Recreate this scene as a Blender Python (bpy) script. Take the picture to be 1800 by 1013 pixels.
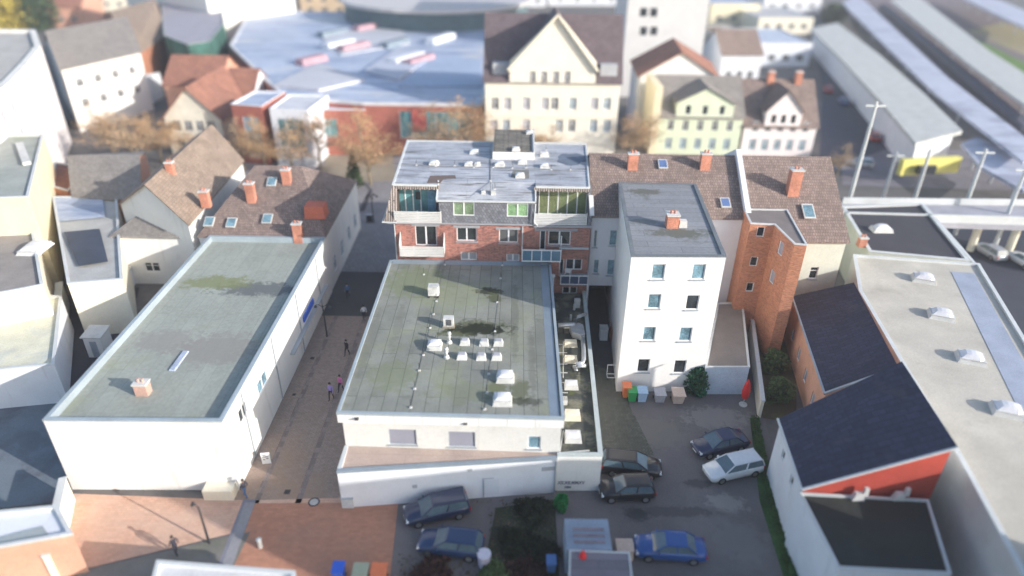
import bpy, bmesh, math, random
from mathutils import Vector, Matrix
random.seed(11)
R = math.radians
for o in list(bpy.data.objects): bpy.data.objects.remove(o)
scene = bpy.context.scene
COL = scene.collection
# ---------------------------------------------------------------- camera
CAMH = 38.0
_p, _r = R(30.0), R(0.9)
r0 = Vector((1,0,0)); u0 = Vector((0,math.sin(_p),math.cos(_p))); FW = Vector((0,math.cos(_p),-math.sin(_p)))
RT = r0*math.cos(_r)+u0*math.sin(_r); UP = -r0*math.sin(_r)+u0*math.cos(_r)
CAM = Vector((0,0,CAMH))
cd = bpy.data.cameras.new('camera'); cam = bpy.data.objects.new('camera', cd); COL.objects.link(cam)
cam.matrix_world = Matrix(((RT.x,UP.x,-FW.x,CAM.x),(RT.y,UP.y,-FW.y,CAM.y),(RT.z,UP.z,-FW.z,CAM.z),(0,0,0,1)))
cd.sensor_width = 36; cd.lens = 24; cd.clip_start = 0.5; cd.clip_end = 5000
cd.dof.use_dof = True; cd.dof.focus_distance = 58.0; cd.dof.aperture_fstop = 0.031
scene.camera = cam
# ---------------------------------------------------------------- world and sun
SUN_EL, SUN_AZ = 20.0, 117.0      # azimuth clockwise from +Y
w = bpy.data.worlds.new('World'); scene.world = w; w.use_nodes = True
nt = w.node_tree; nt.nodes.clear()
sky = nt.nodes.new('ShaderNodeTexSky'); sky.sky_type = 'NISHITA'; sky.sun_disc = False
sky.sun_elevation = R(SUN_EL); sky.sun_rotation = R(SUN_AZ); sky.altitude = 60; sky.air_density = 1.0; sky.dust_density = 1.5
bg = nt.nodes.new('ShaderNodeBackground'); bg.inputs[1].default_value = 0.15
wo = nt.nodes.new('ShaderNodeOutputWorld')
nt.links.new(sky.outputs[0], bg.inputs[0]); nt.links.new(bg.outputs[0], wo.inputs[0])
sl = bpy.data.lights.new('sun', 'SUN'); sl.energy = 3.6; sl.angle = R(0.6); sl.color = (1.0, 0.945, 0.88)
so = bpy.data.objects.new('sun', sl); COL.objects.link(so)
sv = Vector((math.sin(R(SUN_AZ))*math.cos(R(SUN_EL)), math.cos(R(SUN_AZ))*math.cos(R(SUN_EL)), math.sin(R(SUN_EL))))
so.rotation_euler = sv.to_track_quat('Z','Y').to_euler(); so.location = (60,-30,60)
scene.view_settings.view_transform = 'Standard'; scene.view_settings.look = 'None'
scene.view_settings.gamma = 1; scene.view_settings.exposure = 0.84
scene.view_settings.use_curve_mapping = False

# ---------------------------------------------------------------- survey helpers: photo sight line -> point on a level / on a wall
def ray(px, py): return (px-900)/1200*RT + (506.5-py)/1200*UP + FW
def P(px, py, h=0.0):
    d = ray(px,py); t = (h-CAMH)/d.z; q = CAM+t*d; return (q.x, q.y)
def Zy(px, py, Y):
    d = ray(px,py); t = Y/d.y; q = CAM+t*d; return (q.x, q.z)
def Q(h, *pts): return [P(x,y,h) for x,y in pts]

# ---------------------------------------------------------------- materials
MATS = {}
def mat(name, col, rough=0.8, var=0.12, scale=1.5, bump=0.0, metal=0.0, spec=0.3, fine=None, seams=None, seamcol=None, seamw=0.03,
        stain=None, stain2=None, uv=False, streak=None, alpha=None, rot=0.0, cell=0.25, coat=0.0, spots=None):
    if name in MATS: return MATS[name]
    m = bpy.data.materials.new(name); m.use_nodes = True; MATS[name] = m
    N = m.node_tree.nodes; L = m.node_tree.links
    b = N['Principled BSDF']; b.inputs['Roughness'].default_value = rough; b.inputs['Metallic'].default_value = metal
    b.inputs['Specular IOR Level'].default_value = spec
    b.inputs['Coat Weight'].default_value = coat
    tc = N.new('ShaderNodeTexCoord'); mp = N.new('ShaderNodeMapping'); mp.inputs['Rotation'].default_value = (0,0,rot)
    L.new(tc.outputs['UV' if uv else 'Object'], mp.inputs[0]); vec = mp.outputs[0]
    def mix(a, bcol, fac, mode='MIX'):
        x = N.new('ShaderNodeMix'); x.data_type = 'RGBA'; x.blend_type = mode
        if isinstance(fac, float): x.inputs[0].default_value = fac
        else: L.new(fac, x.inputs[0])
        for i, v in ((6,a),(7,bcol)):
            if isinstance(v, (tuple,list)): x.inputs[i].default_value = (*v[:3],1)
            else: L.new(v, x.inputs[i])
        return x.outputs[2]
    def noise(s, det=4, rg=0.55, dist=0.0, v=None):
        n = N.new('ShaderNodeTexNoise'); n.inputs['Scale'].default_value = s; n.inputs['Detail'].default_value = det
        n.inputs['Roughness'].default_value = rg; n.inputs['Distortion'].default_value = dist
        L.new(v or vec, n.inputs['Vector']); return n.outputs[0]
    def ramp(f, a, bb):
        r_ = N.new('ShaderNodeMapRange'); r_.inputs[1].default_value = a; r_.inputs[2].default_value = bb; L.new(f, r_.inputs[0]); return r_.outputs[0]
    c = tuple(col)
    lo = tuple(v*(1-var) for v in c); hi = tuple(min(1,v*(1+var)) for v in c)
    out = mix(lo, hi, ramp(noise(scale*0.35, 5), 0.3, 0.7))
    f2 = noise(scale*6 if fine is None else fine, 3)
    out = mix(out, mix(tuple(v*(1-var) for v in (1,1,1)), (1+var*.8,)*3, ramp(f2,0.3,0.7)), 1.0, 'MULTIPLY')
    bh = f2
    if seams:
        bt = N.new('ShaderNodeTexBrick'); bt.offset = 0.37; bt.inputs['Scale'].default_value = 1
        bt.inputs['Brick Width'].default_value = seams[0]; bt.inputs['Row Height'].default_value = seams[1]
        bt.inputs['Mortar Size'].default_value = seamw; bt.inputs['Mortar Smooth'].default_value = 0.3
        bt.inputs['Color1'].default_value = (1-cell,)*3+(1,); bt.inputs['Color2'].default_value = (1+cell*.5,)*3+(1,); bt.inputs['Mortar'].default_value = (1,1,1,1)
        wv = N.new('ShaderNodeVectorMath'); wv.operation = 'ADD'; nz = N.new('ShaderNodeTexNoise'); nz.inputs['Scale'].default_value = 0.6
        L.new(vec, nz.inputs['Vector']); sc = N.new('ShaderNodeVectorMath'); sc.operation = 'SCALE'; sc.inputs[3].default_value = seamw*1.2
        L.new(nz.outputs[1], sc.inputs[0]); L.new(vec, wv.inputs[0]); L.new(sc.outputs[0], wv.inputs[1]); L.new(wv.outputs[0], bt.inputs['Vector'])
        out = mix(out, bt.outputs[0], 1.0, 'MULTIPLY')
        out = mix(out, seamcol or tuple(v*.45 for v in c), bt.outputs[1])
        bh = bt.outputs[1]
    for st in (stain, stain2):
        if st:   # (colour, scale, lo, hi)
            g = ramp(noise(st[1], 6, 0.65, 0.3), st[2], st[3]); g2 = N.new('ShaderNodeMath'); g2.operation = 'MULTIPLY'; g2.inputs[1].default_value = st[4] if len(st)>4 else .85
            L.new(g, g2.inputs[0]); out = mix(out, st[0], g2.outputs[0])
    if streak:  # (colour, sx, sy, lo, hi) elongated blotches
        m2 = N.new('ShaderNodeMapping'); m2.inputs['Scale'].default_value = (streak[1],streak[2],1); L.new(vec, m2.inputs[0])
        out = mix(out, streak[0], ramp(noise(1.0,5,.6,0,m2.outputs[0]), streak[3], streak[4]))
    if spots:
        nz2 = N.new('ShaderNodeTexNoise'); nz2.inputs['Scale'].default_value = 1.6; nz2.inputs['Detail'].default_value = 7; nz2.inputs['Roughness'].default_value = .7
        L.new(tc.outputs['Object'], nz2.inputs['Vector'])
        for sx,sy,rx,ry,scol,sstr in spots:
            a_ = N.new('ShaderNodeVectorMath'); a_.operation = 'SUBTRACT'; L.new(tc.outputs['Object'], a_.inputs[0]); a_.inputs[1].default_value = (sx,sy,0)
            b_ = N.new('ShaderNodeVectorMath'); b_.operation = 'MULTIPLY'; L.new(a_.outputs[0], b_.inputs[0]); b_.inputs[1].default_value = (1/rx,1/ry,0)
            l_ = N.new('ShaderNodeVectorMath'); l_.operation = 'LENGTH'; L.new(b_.outputs[0], l_.inputs[0])
            s_ = N.new('ShaderNodeMath'); s_.operation = 'MULTIPLY_ADD'; L.new(nz2.outputs[0], s_.inputs[0]); s_.inputs[1].default_value = 2.6; L.new(l_.outputs['Value'], s_.inputs[2])
            r_ = N.new('ShaderNodeMapRange'); r_.inputs[1].default_value = 2.35; r_.inputs[2].default_value = 1.95; r_.inputs[3].default_value = 0; r_.inputs[4].default_value = sstr; L.new(s_.outputs[0], r_.inputs[0])
            out = mix(out, scol, r_.outputs[0])
    L.new(out, b.inputs['Base Color'])
    if bump:
        bp = N.new('ShaderNodeBump'); bp.inputs['Strength'].default_value = bump; bp.inputs['Distance'].default_value = 0.03
        L.new(bh, bp.inputs['Height']); L.new(bp.outputs[0], b.inputs['Normal'])
        if seams: bp.invert = True
    if alpha is not None: b.inputs['Alpha'].default_value = alpha
    return m
def plain(name, col, rough=.5, metal=0, spec=.5, coat=0.0):
    if name in MATS: return MATS[name]
    m = bpy.data.materials.new(name); m.use_nodes = True; MATS[name] = m
    N = m.node_tree.nodes; L = m.node_tree.links; b = N['Principled BSDF']
    n = N.new('ShaderNodeTexNoise'); n.inputs['Scale'].default_value = 4; n.inputs['Detail'].default_value = 4
    tc = N.new('ShaderNodeTexCoord'); L.new(tc.outputs['Object'], n.inputs['Vector'])
    x = N.new('ShaderNodeMix'); x.data_type = 'RGBA'; L.new(n.outputs[0], x.inputs[0])
    x.inputs[6].default_value = tuple(v*.85 for v in col)+(1,); x.inputs[7].default_value = tuple(min(1,v*1.1) for v in col)+(1,)
    L.new(x.outputs[2], b.inputs['Base Color'])
    b.inputs['Roughness'].default_value = rough; b.inputs['Metallic'].default_value = metal; b.inputs['Specular IOR Level'].default_value = spec
    b.inputs['Coat Weight'].default_value = coat
    return m
def glass(name, col, rough=.08, var=.5):
    if name in MATS: return MATS[name]
    m = mat(name, col, rough=rough, var=var, scale=2.0, spec=.8); return m

WHITE = mat('white_render', (.76,.75,.72), var=.05, scale=1, bump=.15, uv=True, streak=((.56,.55,.51),1.1,.16,.56,.78), stain=((.55,.53,.48),.5,.62,.8,.5))
WHITE_STREAK = mat('white_render_weathered', (.80,.79,.76), var=.06, scale=1.5, stain=((.5,.5,.47),1.2,.6,.8,.6))
WHITEB = mat('white_rough_brick', (.76,.75,.71), var=.06, uv=True, streak=((.58,.56,.50),1.3,.2,.56,.76), seams=(.24,.085), seamw=.012, seamcol=(.62,.60,.56), bump=.5, cell=.06, stain=((.55,.52,.46),.7,.62,.85,.5))
COOLWHITE = mat('cool_white_paint', (.70,.72,.76), var=.05, uv=True, streak=((.50,.51,.52),1.1,.16,.56,.78), stain=((.5,.5,.5),.8,.62,.85,.5))
CREAM = mat('cream_render', (.80,.74,.60), var=.06)
CREAM2 = mat('pale_yellow_render', (.76,.68,.48), var=.06)
PALEGREEN = mat('pale_green_render', (.66,.72,.54), var=.06)
SAGE = mat('sage_render', (.58,.60,.52), var=.08)
PINKW = mat('pinkish_white_render', (.82,.74,.72), var=.05)
GREYW = mat('grey_white_render', (.62,.62,.62), var=.05, stain=((.45,.45,.45),.3,.6,.8,.5))
BRICK = mat('red_brick', (.41,.15,.115), var=.2, uv=True, seams=(.27,.10), seamw=.014, seamcol=(.46,.33,.28), bump=.6, cell=.55, scale=2)
REDB = mat('dark_red_brick', (.40,.11,.08), var=.2, uv=True, seams=(.26,.085), seamw=.011, seamcol=(.35,.2,.16), cell=.3)
ORANGEB = mat('orange_brick', (.47,.19,.11), var=.18, uv=True, seams=(.26,.085), seamw=.011, seamcol=(.46,.26,.17), cell=.35, stain=((.34,.15,.1),.35,.55,.75,.6))
REDWALL = mat('red_painted_wall', (.42,.065,.045), var=.12)
PEACHW = mat('peach_render', (.62,.34,.24), var=.12)
HXO,HYO=-4.0,36.5
def _sp(px,py,rx,ry,c,s=.9):
    x,y=P(px,py,6.63); return (x-HXO,y-HYO,rx,ry,c,s)
WETC=(.028,.032,.02); MOSSC=(.17,.20,.085)
FELT = mat('mossy_roof_felt', (.25,.258,.228), rough=.92, var=.16, scale=1.2, fine=11, seams=(5.3,1.0), seamw=.024, seamcol=(.09,.10,.085), cell=.10, rot=R(90),
           stain=((.25,.27,.14),.20,.52,.70,.65), stain2=((.15,.155,.13),1.1,.56,.75,.7), bump=.4, spots=[_sp(730,495,3.4,3.0,MOSSC,.55),_sp(800,520,4,3,(.24,.27,.15),.45),_sp(858,512,1.3,.8,WETC,.9),_sp(869,522,.7,1.1,(.09,.10,.05),.9),_sp(840,575,3.1,1.2,(.10,.11,.06),.8),_sp(842,580,3.0,.95,WETC,.97),_sp(800,585,1.6,.6,(.09,.10,.05),.8),_sp(915,686,.9,1.4,(.12,.13,.075),.8),_sp(872,683,.8,.8,(.13,.14,.08),.8),_sp(925,706,1.5,.5,WETC,.7),_sp(690,660,2.0,2.2,MOSSC,.4),_sp(820,690,3,1.4,MOSSC,.3),_sp(948,600,.8,5,(.13,.14,.12),.4),_sp(842,578,2.9,.8,(.022,.026,.016),.97),_sp(650,600,.6,5,(.15,.155,.13),.5),_sp(700,570,.5,4,(.16,.165,.14),.45),_sp(905,560,.35,7,(.14,.145,.12),.55),_sp(935,640,.35,6,(.14,.145,.12),.5)])
FELT_L = mat('grey_green_roof_felt', (.35,.37,.33), rough=.92, var=.1, scale=.6, seams=(8,1.0), seamw=.02, seamcol=(.25,.26,.24), cell=.06,
           stain=((.30,.32,.20),.12,.55,.68,.6), stain2=((.36,.33,.31),.07,.5,.55,.6))
FELT_W = mat('worn_silver_roof_felt', (.40,.42,.47), rough=.55, var=.12, scale=1.0, seams=(6.5,1.0), seamw=.02, seamcol=(.13,.14,.15), cell=.12,
           streak=((.13,.125,.12),.28,4.5,.53,.63), stain=((.52,.53,.56),.35,.48,.66,.7))
FELT_D = mat('dark_wet_roof_felt', (.055,.06,.055), rough=.8, var=.3, scale=2, stain=((.23,.22,.16),.55,.50,.62,.8), stain2=((.09,.105,.035),.9,.55,.66,.8))
FELT_BOX = mat('cracked_brown_felt', (.22,.20,.17), rough=.9, var=.2, scale=2, seams=(1.4,.42), seamw=.05, seamcol=(.05,.05,.05), cell=.3, streak=((.06,.06,.055),1.0,4.5,.56,.66))
FELT_G = mat('slate_grey_felt', (.25,.26,.28), rough=.9, var=.1, scale=.6, seams=(7,1.0), seamw=.02, cell=.08, stain=((.10,.105,.075),.25,.6,.7,.7), spots=[(-1.0,5.8,2.0,.8,(.11,.11,.085),.8),(.3,-3.4,2.8,.9,(.11,.115,.09),.8),(-2.2,-1.2,1.6,.7,(.15,.16,.14),.6)])
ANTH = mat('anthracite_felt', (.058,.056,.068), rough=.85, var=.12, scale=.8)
NAVYR = mat('dark_blue_grey_roof', (.036,.042,.080), rough=.75, var=.16, scale=.5, uv=True, seams=(.9,.42), seamw=.025, seamcol=(.02,.02,.03), cell=.22, stain=((.085,.085,.09),.3,.55,.75,.6), bump=.4)
GRAVEL = mat('pale_gravel_roof', (.50,.47,.41), rough=.95, var=.14, scale=.8, fine=14, bump=.3, stain=((.32,.30,.24),.3,.58,.72,.5))
BLUEROOF = mat('pale_blue_metal_roof', (.42,.47,.58), rough=.5, var=.14, scale=.25, streak=((.24,.30,.44),.12,.5,.50,.62), stain=((.55,.54,.55),.06,.55,.62,.8))
GREYMETAL = mat('grey_flashing', (.40,.44,.48), rough=.45, var=.08, metal=.25)
FLASH = mat('blue_grey_flashing', (.25,.30,.35), rough=.5, var=.10, metal=.1)
COPING = mat('light_coping', (.58,.60,.60), rough=.5, var=.08)
PINKFELT = mat('pinkish_felt', (.46,.36,.31), rough=.9, var=.10, scale=1.5, seams=(9,1.0), seamw=.012, seamcol=(.3,.24,.21), cell=.05, stain=((.36,.27,.22),.6,.6,.75,.6))
TILE_B = mat('brown_clay_tiles', (.27,.205,.18), var=.2, uv=True, seams=(.24,.36), seamw=.02, seamcol=(.09,.065,.06), cell=.25, bump=.5, stain=((.12,.10,.09),.25,.55,.75,.6))
TILE_T = mat('tan_clay_tiles', (.34,.26,.20), var=.2, uv=True, seams=(.24,.36), seamw=.02, seamcol=(.18,.13,.10), cell=.22, bump=.5, stain=((.26,.2,.17),.2,.5,.7,.6))
TILE_R = mat('reddish_tiles', (.36,.17,.12), var=.2, uv=True, seams=(.24,.36), seamw=.02, seamcol=(.15,.08,.06), cell=.25, bump=.5, stain=((.2,.11,.09),.2,.5,.7,.6))
TILE_D = mat('dark_plum_tiles', (.16,.125,.135), var=.15, uv=True, seams=(.24,.36), seamw=.02, seamcol=(.06,.05,.05), cell=.2, bump=.4)
TILE_G = mat('grey_tiles', (.29,.265,.245), var=.15, uv=True, seams=(.24,.36), seamw=.02, seamcol=(.12,.11,.1), cell=.2, bump=.4)
PANTILE = mat('ribbed_pantiles', (.36,.31,.28), var=.2, uv=True, seams=(6.0,.22), seamw=.05, seamcol=(.07,.055,.05), cell=.2, bump=1.0, rot=R(90))
SLATE = mat('grey_slate_cladding', (.22,.225,.25), var=.15, uv=True, seams=(.36,.24), seamw=.02, seamcol=(.10,.10,.12), cell=.3, rot=R(58), bump=.5)
FRAME = plain('white_upvc', (.80,.80,.80), .35)
SLATW = mat('white_slats', (.68,.67,.65), var=.08, rough=.5, stain=((.4,.38,.33),1.5,.62,.8,.6))
GLASS_D = glass('dark_window_glass', (.030,.036,.040))
GLASS_B = glass('bluish_window_glass', (.16,.27,.33), .12)
GLASS_G = glass('green_curtained_glass', (.20,.28,.17), .15)
GLASS_T = glass('teal_glazing', (.13,.30,.32), .12, .35)
GLASS_SKY = glass('pale_blue_glazing', (.19,.38,.52), .12, .35)
BLIND = mat('lowered_grey_blinds', (.30,.30,.35), var=.06, uv=False, rough=.5)
DOME = mat('milky_dome', (.66,.66,.69), rough=.25, var=.10, scale=3, spec=.5)
DOMEY = mat('yellowed_dome', (.72,.66,.52), rough=.4, var=.10, scale=3)
KERBW = mat('skylight_curb', (.58,.58,.56), rough=.6, var=.12, scale=3, stain=((.33,.33,.29),1.5,.55,.75,.6))
STEEL = mat('galvanised_steel', (.52,.54,.56), rough=.35, metal=.6, var=.15, scale=3)
DARKMETAL = plain('dark_metal', (.05,.05,.055), .5, .3)
TERRA = mat('terracotta_chimney', (.50,.22,.15), var=.3, scale=2)
BLACK = plain('black_void', (.015,.015,.018), .9)
GRNPAINT = plain('green_enamel', (.03,.30,.09), .5)
REDP = plain('bright_red_cloth', (.70,.02,.02), .7)
BLUEP = plain('bright_blue_plastic', (.03,.12,.60), .4)
ORGP = plain('orange_plastic', (.75,.20,.08), .5)
YELP = plain('yellow_cladding', (.72,.66,.18), .5)
BARK = mat('tree_bark', (.24,.19,.13), var=.25, scale=4, rough=.95)
TWIG = mat('orange_twigs', (.36,.27,.19), var=.4, scale=2, rough=.9)
LEAFO = mat('orange_leaves', (.48,.31,.17), var=.45, scale=1.2, rough=.8)
LEAFG = mat('dark_green_leaves', (.045,.075,.03), var=.4, scale=1.5, rough=.7)
LEAFM = mat('mid_green_leaves', (.10,.15,.05), var=.4, scale=1.5, rough=.7)
# ground
ASPH = mat('asphalt', (.085,.083,.085), rough=.9, var=.16, scale=.5, fine=12, stain=((.13,.12,.11),.12,.5,.7,.5))
ASPH_L = mat('lot_asphalt', (.155,.142,.142), rough=.9, var=.18, scale=.5, fine=10, stain=((.24,.22,.21),.10,.56,.72,.6), stain2=((.06,.06,.055),.8,.66,.75,.8), spots=[(*P(1255,735),3,1.6,(.26,.245,.23),.7),(*P(1275,885),1.6,1.0,(.30,.28,.26),.7),(*P(1150,760),3,2,(.19,.18,.16),.6),(*P(1180,900),4,.5,(.09,.085,.085),.8),(*P(1300,950),2.2,1.8,(.20,.19,.19),.6),(*P(1120,905),1.0,.7,(.05,.05,.05),.8),(*P(1230,850),1.2,.5,(.06,.06,.06),.7)])
PAVE = mat('brown_street_pavers', (.34,.27,.23), rough=.85, var=.10, scale=.5, seams=(.30,.15), seamw=.014, seamcol=(.21,.165,.14), cell=.12, stain=((.35,.23,.15),.10,.48,.66,.6), stain2=((.22,.18,.16),.5,.6,.75,.6))
PAVE_G = mat('grey_plaza_slabs', (.27,.26,.27), rough=.85, var=.12, scale=.6, seams=(.6,.6), seamw=.02, seamcol=(.11,.10,.11), cell=.12)
COBBLE = mat('grey_green_cobbles', (.17,.17,.14), rough=.9, var=.2, scale=1, seams=(.24,.16), seamw=.03, seamcol=(.05,.05,.04), cell=.3)
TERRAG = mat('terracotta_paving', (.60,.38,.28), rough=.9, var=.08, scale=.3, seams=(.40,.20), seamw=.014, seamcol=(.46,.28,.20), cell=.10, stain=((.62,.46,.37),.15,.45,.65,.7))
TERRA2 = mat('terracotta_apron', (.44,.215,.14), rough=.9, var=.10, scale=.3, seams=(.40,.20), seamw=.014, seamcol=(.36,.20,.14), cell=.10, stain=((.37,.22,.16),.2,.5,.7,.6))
SAND = mat('sandy_gravel', (.30,.26,.20), rough=.95, var=.15, scale=.5)
GRASS = mat('grass_green', (.11,.20,.04), rough=.95, var=.3, scale=1)
GRASS_B = mat('verge_green', (.045,.10,.03), rough=.95, var=.4, scale=1.5)
CITY = mat('town_ground', (.16,.15,.145), rough=.95, var=.2, scale=.1, stain=((.10,.10,.10),.03,.5,.6,.7))
EDGEG = mat('blue_grey_strip',(.22,.22,.26))
BALLAST = mat('track_ballast', (.16,.13,.14), rough=.95, var=.2, scale=1)

# ---------------------------------------------------------------- mesh helpers
WL = {}
class MB:
    def __init__(s): s.v=[]; s.f=[]; s.m=[]; s.uv=[]
    def face(s, pts, mi=0, uv=None):
        i=len(s.v); s.v += [tuple(p) for p in pts]; s.f.append(tuple(range(i,i+len(pts)))); s.m.append(mi); s.uv.append(uv or [(p[0],p[1]) for p in pts])
    def box(s, x0,x1,y0,y1,z0,z1, mi=0): s.prism([(x0,y0),(x1,y0),(x1,y1),(x0,y1)], z0, z1, mi)
    def prism(s, poly, z0, z1, mi=0, top=True, bottom=True, mt=None):
        n=len(poly); za = z0 if isinstance(z0,(list,tuple)) else [z0]*n; zb = z1 if isinstance(z1,(list,tuple)) else [z1]*n
        if top: s.face([(poly[i][0],poly[i][1],zb[i]) for i in range(n)], mi if mt is None else mt)
        if bottom: s.face([(poly[i][0],poly[i][1],za[i]) for i in reversed(range(n))], mi)
        u=0
        for i in range(n):
            j=(i+1)%n; a=poly[i]; b=poly[j]; l=math.hypot(b[0]-a[0],b[1]-a[1])
            s.face([(a[0],a[1],za[i]),(b[0],b[1],za[j]),(b[0],b[1],zb[j]),(a[0],a[1],zb[i])], mi, [(u,za[i]),(u+l,za[j]),(u+l,zb[j]),(u,zb[i])]); u+=l
    def frus(s, cx,cy,z0,z1,w0,d0,w1,d1,mi=0,rot=0):
        c,sn=math.cos(rot),math.sin(rot)
        def ring(w,d,z): return [(cx+a*w/2*c-b*d/2*sn, cy+a*w/2*sn+b*d/2*c, z) for a,b in ((-1,-1),(1,-1),(1,1),(-1,1))]
        A=ring(w0,d0,z0); B=ring(w1,d1,z1)
        for i in range(4): s.face([A[i],A[(i+1)%4],B[(i+1)%4],B[i]],mi)
        s.face(B,mi); s.face(A[::-1],mi)
    def tube(s, pts, rad, n=6, mi=0, caps=True):
        pts=[Vector(p) for p in pts]; rs = rad if isinstance(rad,(list,tuple)) else [rad]*len(pts); rings=[]
        for i,p in enumerate(pts):
            d=(pts[min(i+1,len(pts)-1)]-pts[max(i-1,0)]).normalized()
            a=d.cross(Vector((0,0,1))) if abs(d.z)<.9 else d.cross(Vector((1,0,0))); a.normalize(); b=d.cross(a)
            base=len(s.v); s.v += [tuple(p+rs[i]*(a*math.cos(2*math.pi*k/n)+b*math.sin(2*math.pi*k/n))) for k in range(n)]; rings.append(base)
        for i in range(len(rings)-1):
            for k in range(n):
                k2=(k+1)%n; s.f.append((rings[i]+k,rings[i]+k2,rings[i+1]+k2,rings[i+1]+k)); s.m.append(mi); s.uv.append([(0,0)]*4)
        if caps:
            s.f.append(tuple(rings[0]+k for k in reversed(range(n)))); s.m.append(mi); s.uv.append([(0,0)]*n)
            s.f.append(tuple(rings[-1]+k for k in range(n))); s.m.append(mi); s.uv.append([(0,0)]*n)
    def beam(s, a, b, w, h, mi=0):
        a=Vector(a); b=Vector(b); d=(b-a).normalized(); x=d.cross(Vector((0,0,1)))
        if x.length<1e-3: x=Vector((1,0,0))
        x.normalize(); y=x.cross(d)
        A=[a+x*p*w/2+y*q*h/2 for p,q in ((-1,-1),(1,-1),(1,1),(-1,1))]; B=[p+(b-a) for p in A]
        for i in range(4): s.face([A[i],A[(i+1)%4],B[(i+1)%4],B[i]],mi)
        s.face(A[::-1],mi); s.face(B,mi)
    def cyl(s, cx,cy,z0,z1,r,n=12,mi=0,r1=None): s.tube([(cx,cy,z0),(cx,cy,z1)],[r,r if r1 is None else r1],n,mi)
    def build(s, name, mats, parent=None, smooth=False):
        me=bpy.data.meshes.new(name); off = WL.get(parent.name,(0,0,0)) if parent else (0,0,0)
        me.from_pydata([(x-off[0],y-off[1],z-off[2]) for x,y,z in s.v],[],s.f)
        if not isinstance(mats,(list,tuple)): mats=[mats]
        for m in mats: me.materials.append(m)
        me.polygons.foreach_set('material_index', s.m)
        ul=me.uv_layers.new(name='UVMap'); k=0
        flat=[]
        for u in s.uv:
            for a in u: flat += [a[0],a[1]]
        ul.data.foreach_set('uv', flat)
        if smooth: me.polygons.foreach_set('use_smooth',[True]*len(me.polygons))
        me.update(); bm=bmesh.new(); bm.from_mesh(me); bmesh.ops.recalc_face_normals(bm, faces=bm.faces) if smooth else None; bm.to_mesh(me); bm.free()
        o=bpy.data.objects.new(name,me); COL.objects.link(o)
        if parent: o.parent=parent; WL[o.name]=off
        return o
def tag(o, label=None, cat=None, group=None, kind=None):
    if label: o['label']=label
    if cat: o['category']=cat
    if group: o['group']=group
    if kind: o['kind']=kind
    return o
def root(name, label, cat, loc=(0,0,0), group=None):
    o=bpy.data.objects.new(name,None); COL.objects.link(o); o.location=loc; o.empty_display_size=.3
    WL[o.name]=tuple(loc); return tag(o,label,cat,group)
def copy_thing(src, loc, rz=0, label=None, sc=1.0, group=None):
    c=src.copy(); COL.objects.link(c); c.location=loc; c.rotation_euler=(0,0,rz); c.scale=(sc,sc,sc)
    if label: c['label']=label
    if group: c['group']=group
    for ch in list(src.children):
        d=ch.copy(); COL.objects.link(d); d.parent=c
        for g in list(ch.children):
            e=g.copy(); COL.objects.link(e); e.parent=d
    return c
def structure(name, bm, m): return tag(bm.build(name,m), kind='structure')

# walls with real openings.  A->B runs so that the outside is on its right
def wall(mb, A, B, z0, zA, zB=None, holes=(), depth=.14, mi=0, apex=None):
    zB = zA if zB is None else zB
    L=math.hypot(B[0]-A[0],B[1]-A[1]); ux,uy=(B[0]-A[0])/L,(B[1]-A[1])/L; nx,ny=uy,-ux
    zt=min(zA,zB)
    holes=[(max(.02,a),max(z0+.02,b),min(L-.02,c),min(zt-.02,d)) for a,b,c,d in holes]
    holes=[h for h in holes if h[2]>h[0]+.05 and h[3]>h[1]+.05]
    us=sorted(set([0,L]+[round(h[0],4) for h in holes]+[round(h[2],4) for h in holes]))
    zs=sorted(set([z0,zt]+[round(h[1],4) for h in holes]+[round(h[3],4) for h in holes]))
    def pt(u,z,d=0): return (A[0]+ux*u-nx*d, A[1]+uy*u-ny*d, z)
    for i in range(len(us)-1):
        for j in range(len(zs)-1):
            uc=(us[i]+us[i+1])/2; zc=(zs[j]+zs[j+1])/2
            if any(h[0]<uc<h[2] and h[1]<zc<h[3] for h in holes): continue
            q=[(us[i],zs[j]),(us[i+1],zs[j]),(us[i+1],zs[j+1]),(us[i],zs[j+1])]
            mb.face([pt(*p) for p in q],mi,q)
    for a,b,c,d in holes:
        for (p,q) in (((a,b),(c,b)),((c,b),(c,d)),((c,d),(a,d)),((a,d),(a,b))):
            mb.face([pt(*p),pt(*q),pt(q[0],q[1],depth),pt(p[0],p[1],depth)],mi,[p,q,(q[0]+.1,q[1]+.1),(p[0]+.1,p[1]+.1)])
    if apex: mb.face([pt(0,zt),pt(L,zt),pt(apex[0]*L,apex[1])],mi,[(0,zt),(L,zt),(apex[0]*L,apex[1])])
    elif abs(zA-zB)>.01:
        if zA>zB: mb.face([pt(0,zt),pt(L,zt),pt(0,zA)],mi,[(0,zt),(L,zt),(0,zA)])
        else: mb.face([pt(0,zt),pt(L,zt),pt(L,zB)],mi,[(0,zt),(L,zt),(L,zB)])
    return holes
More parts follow.
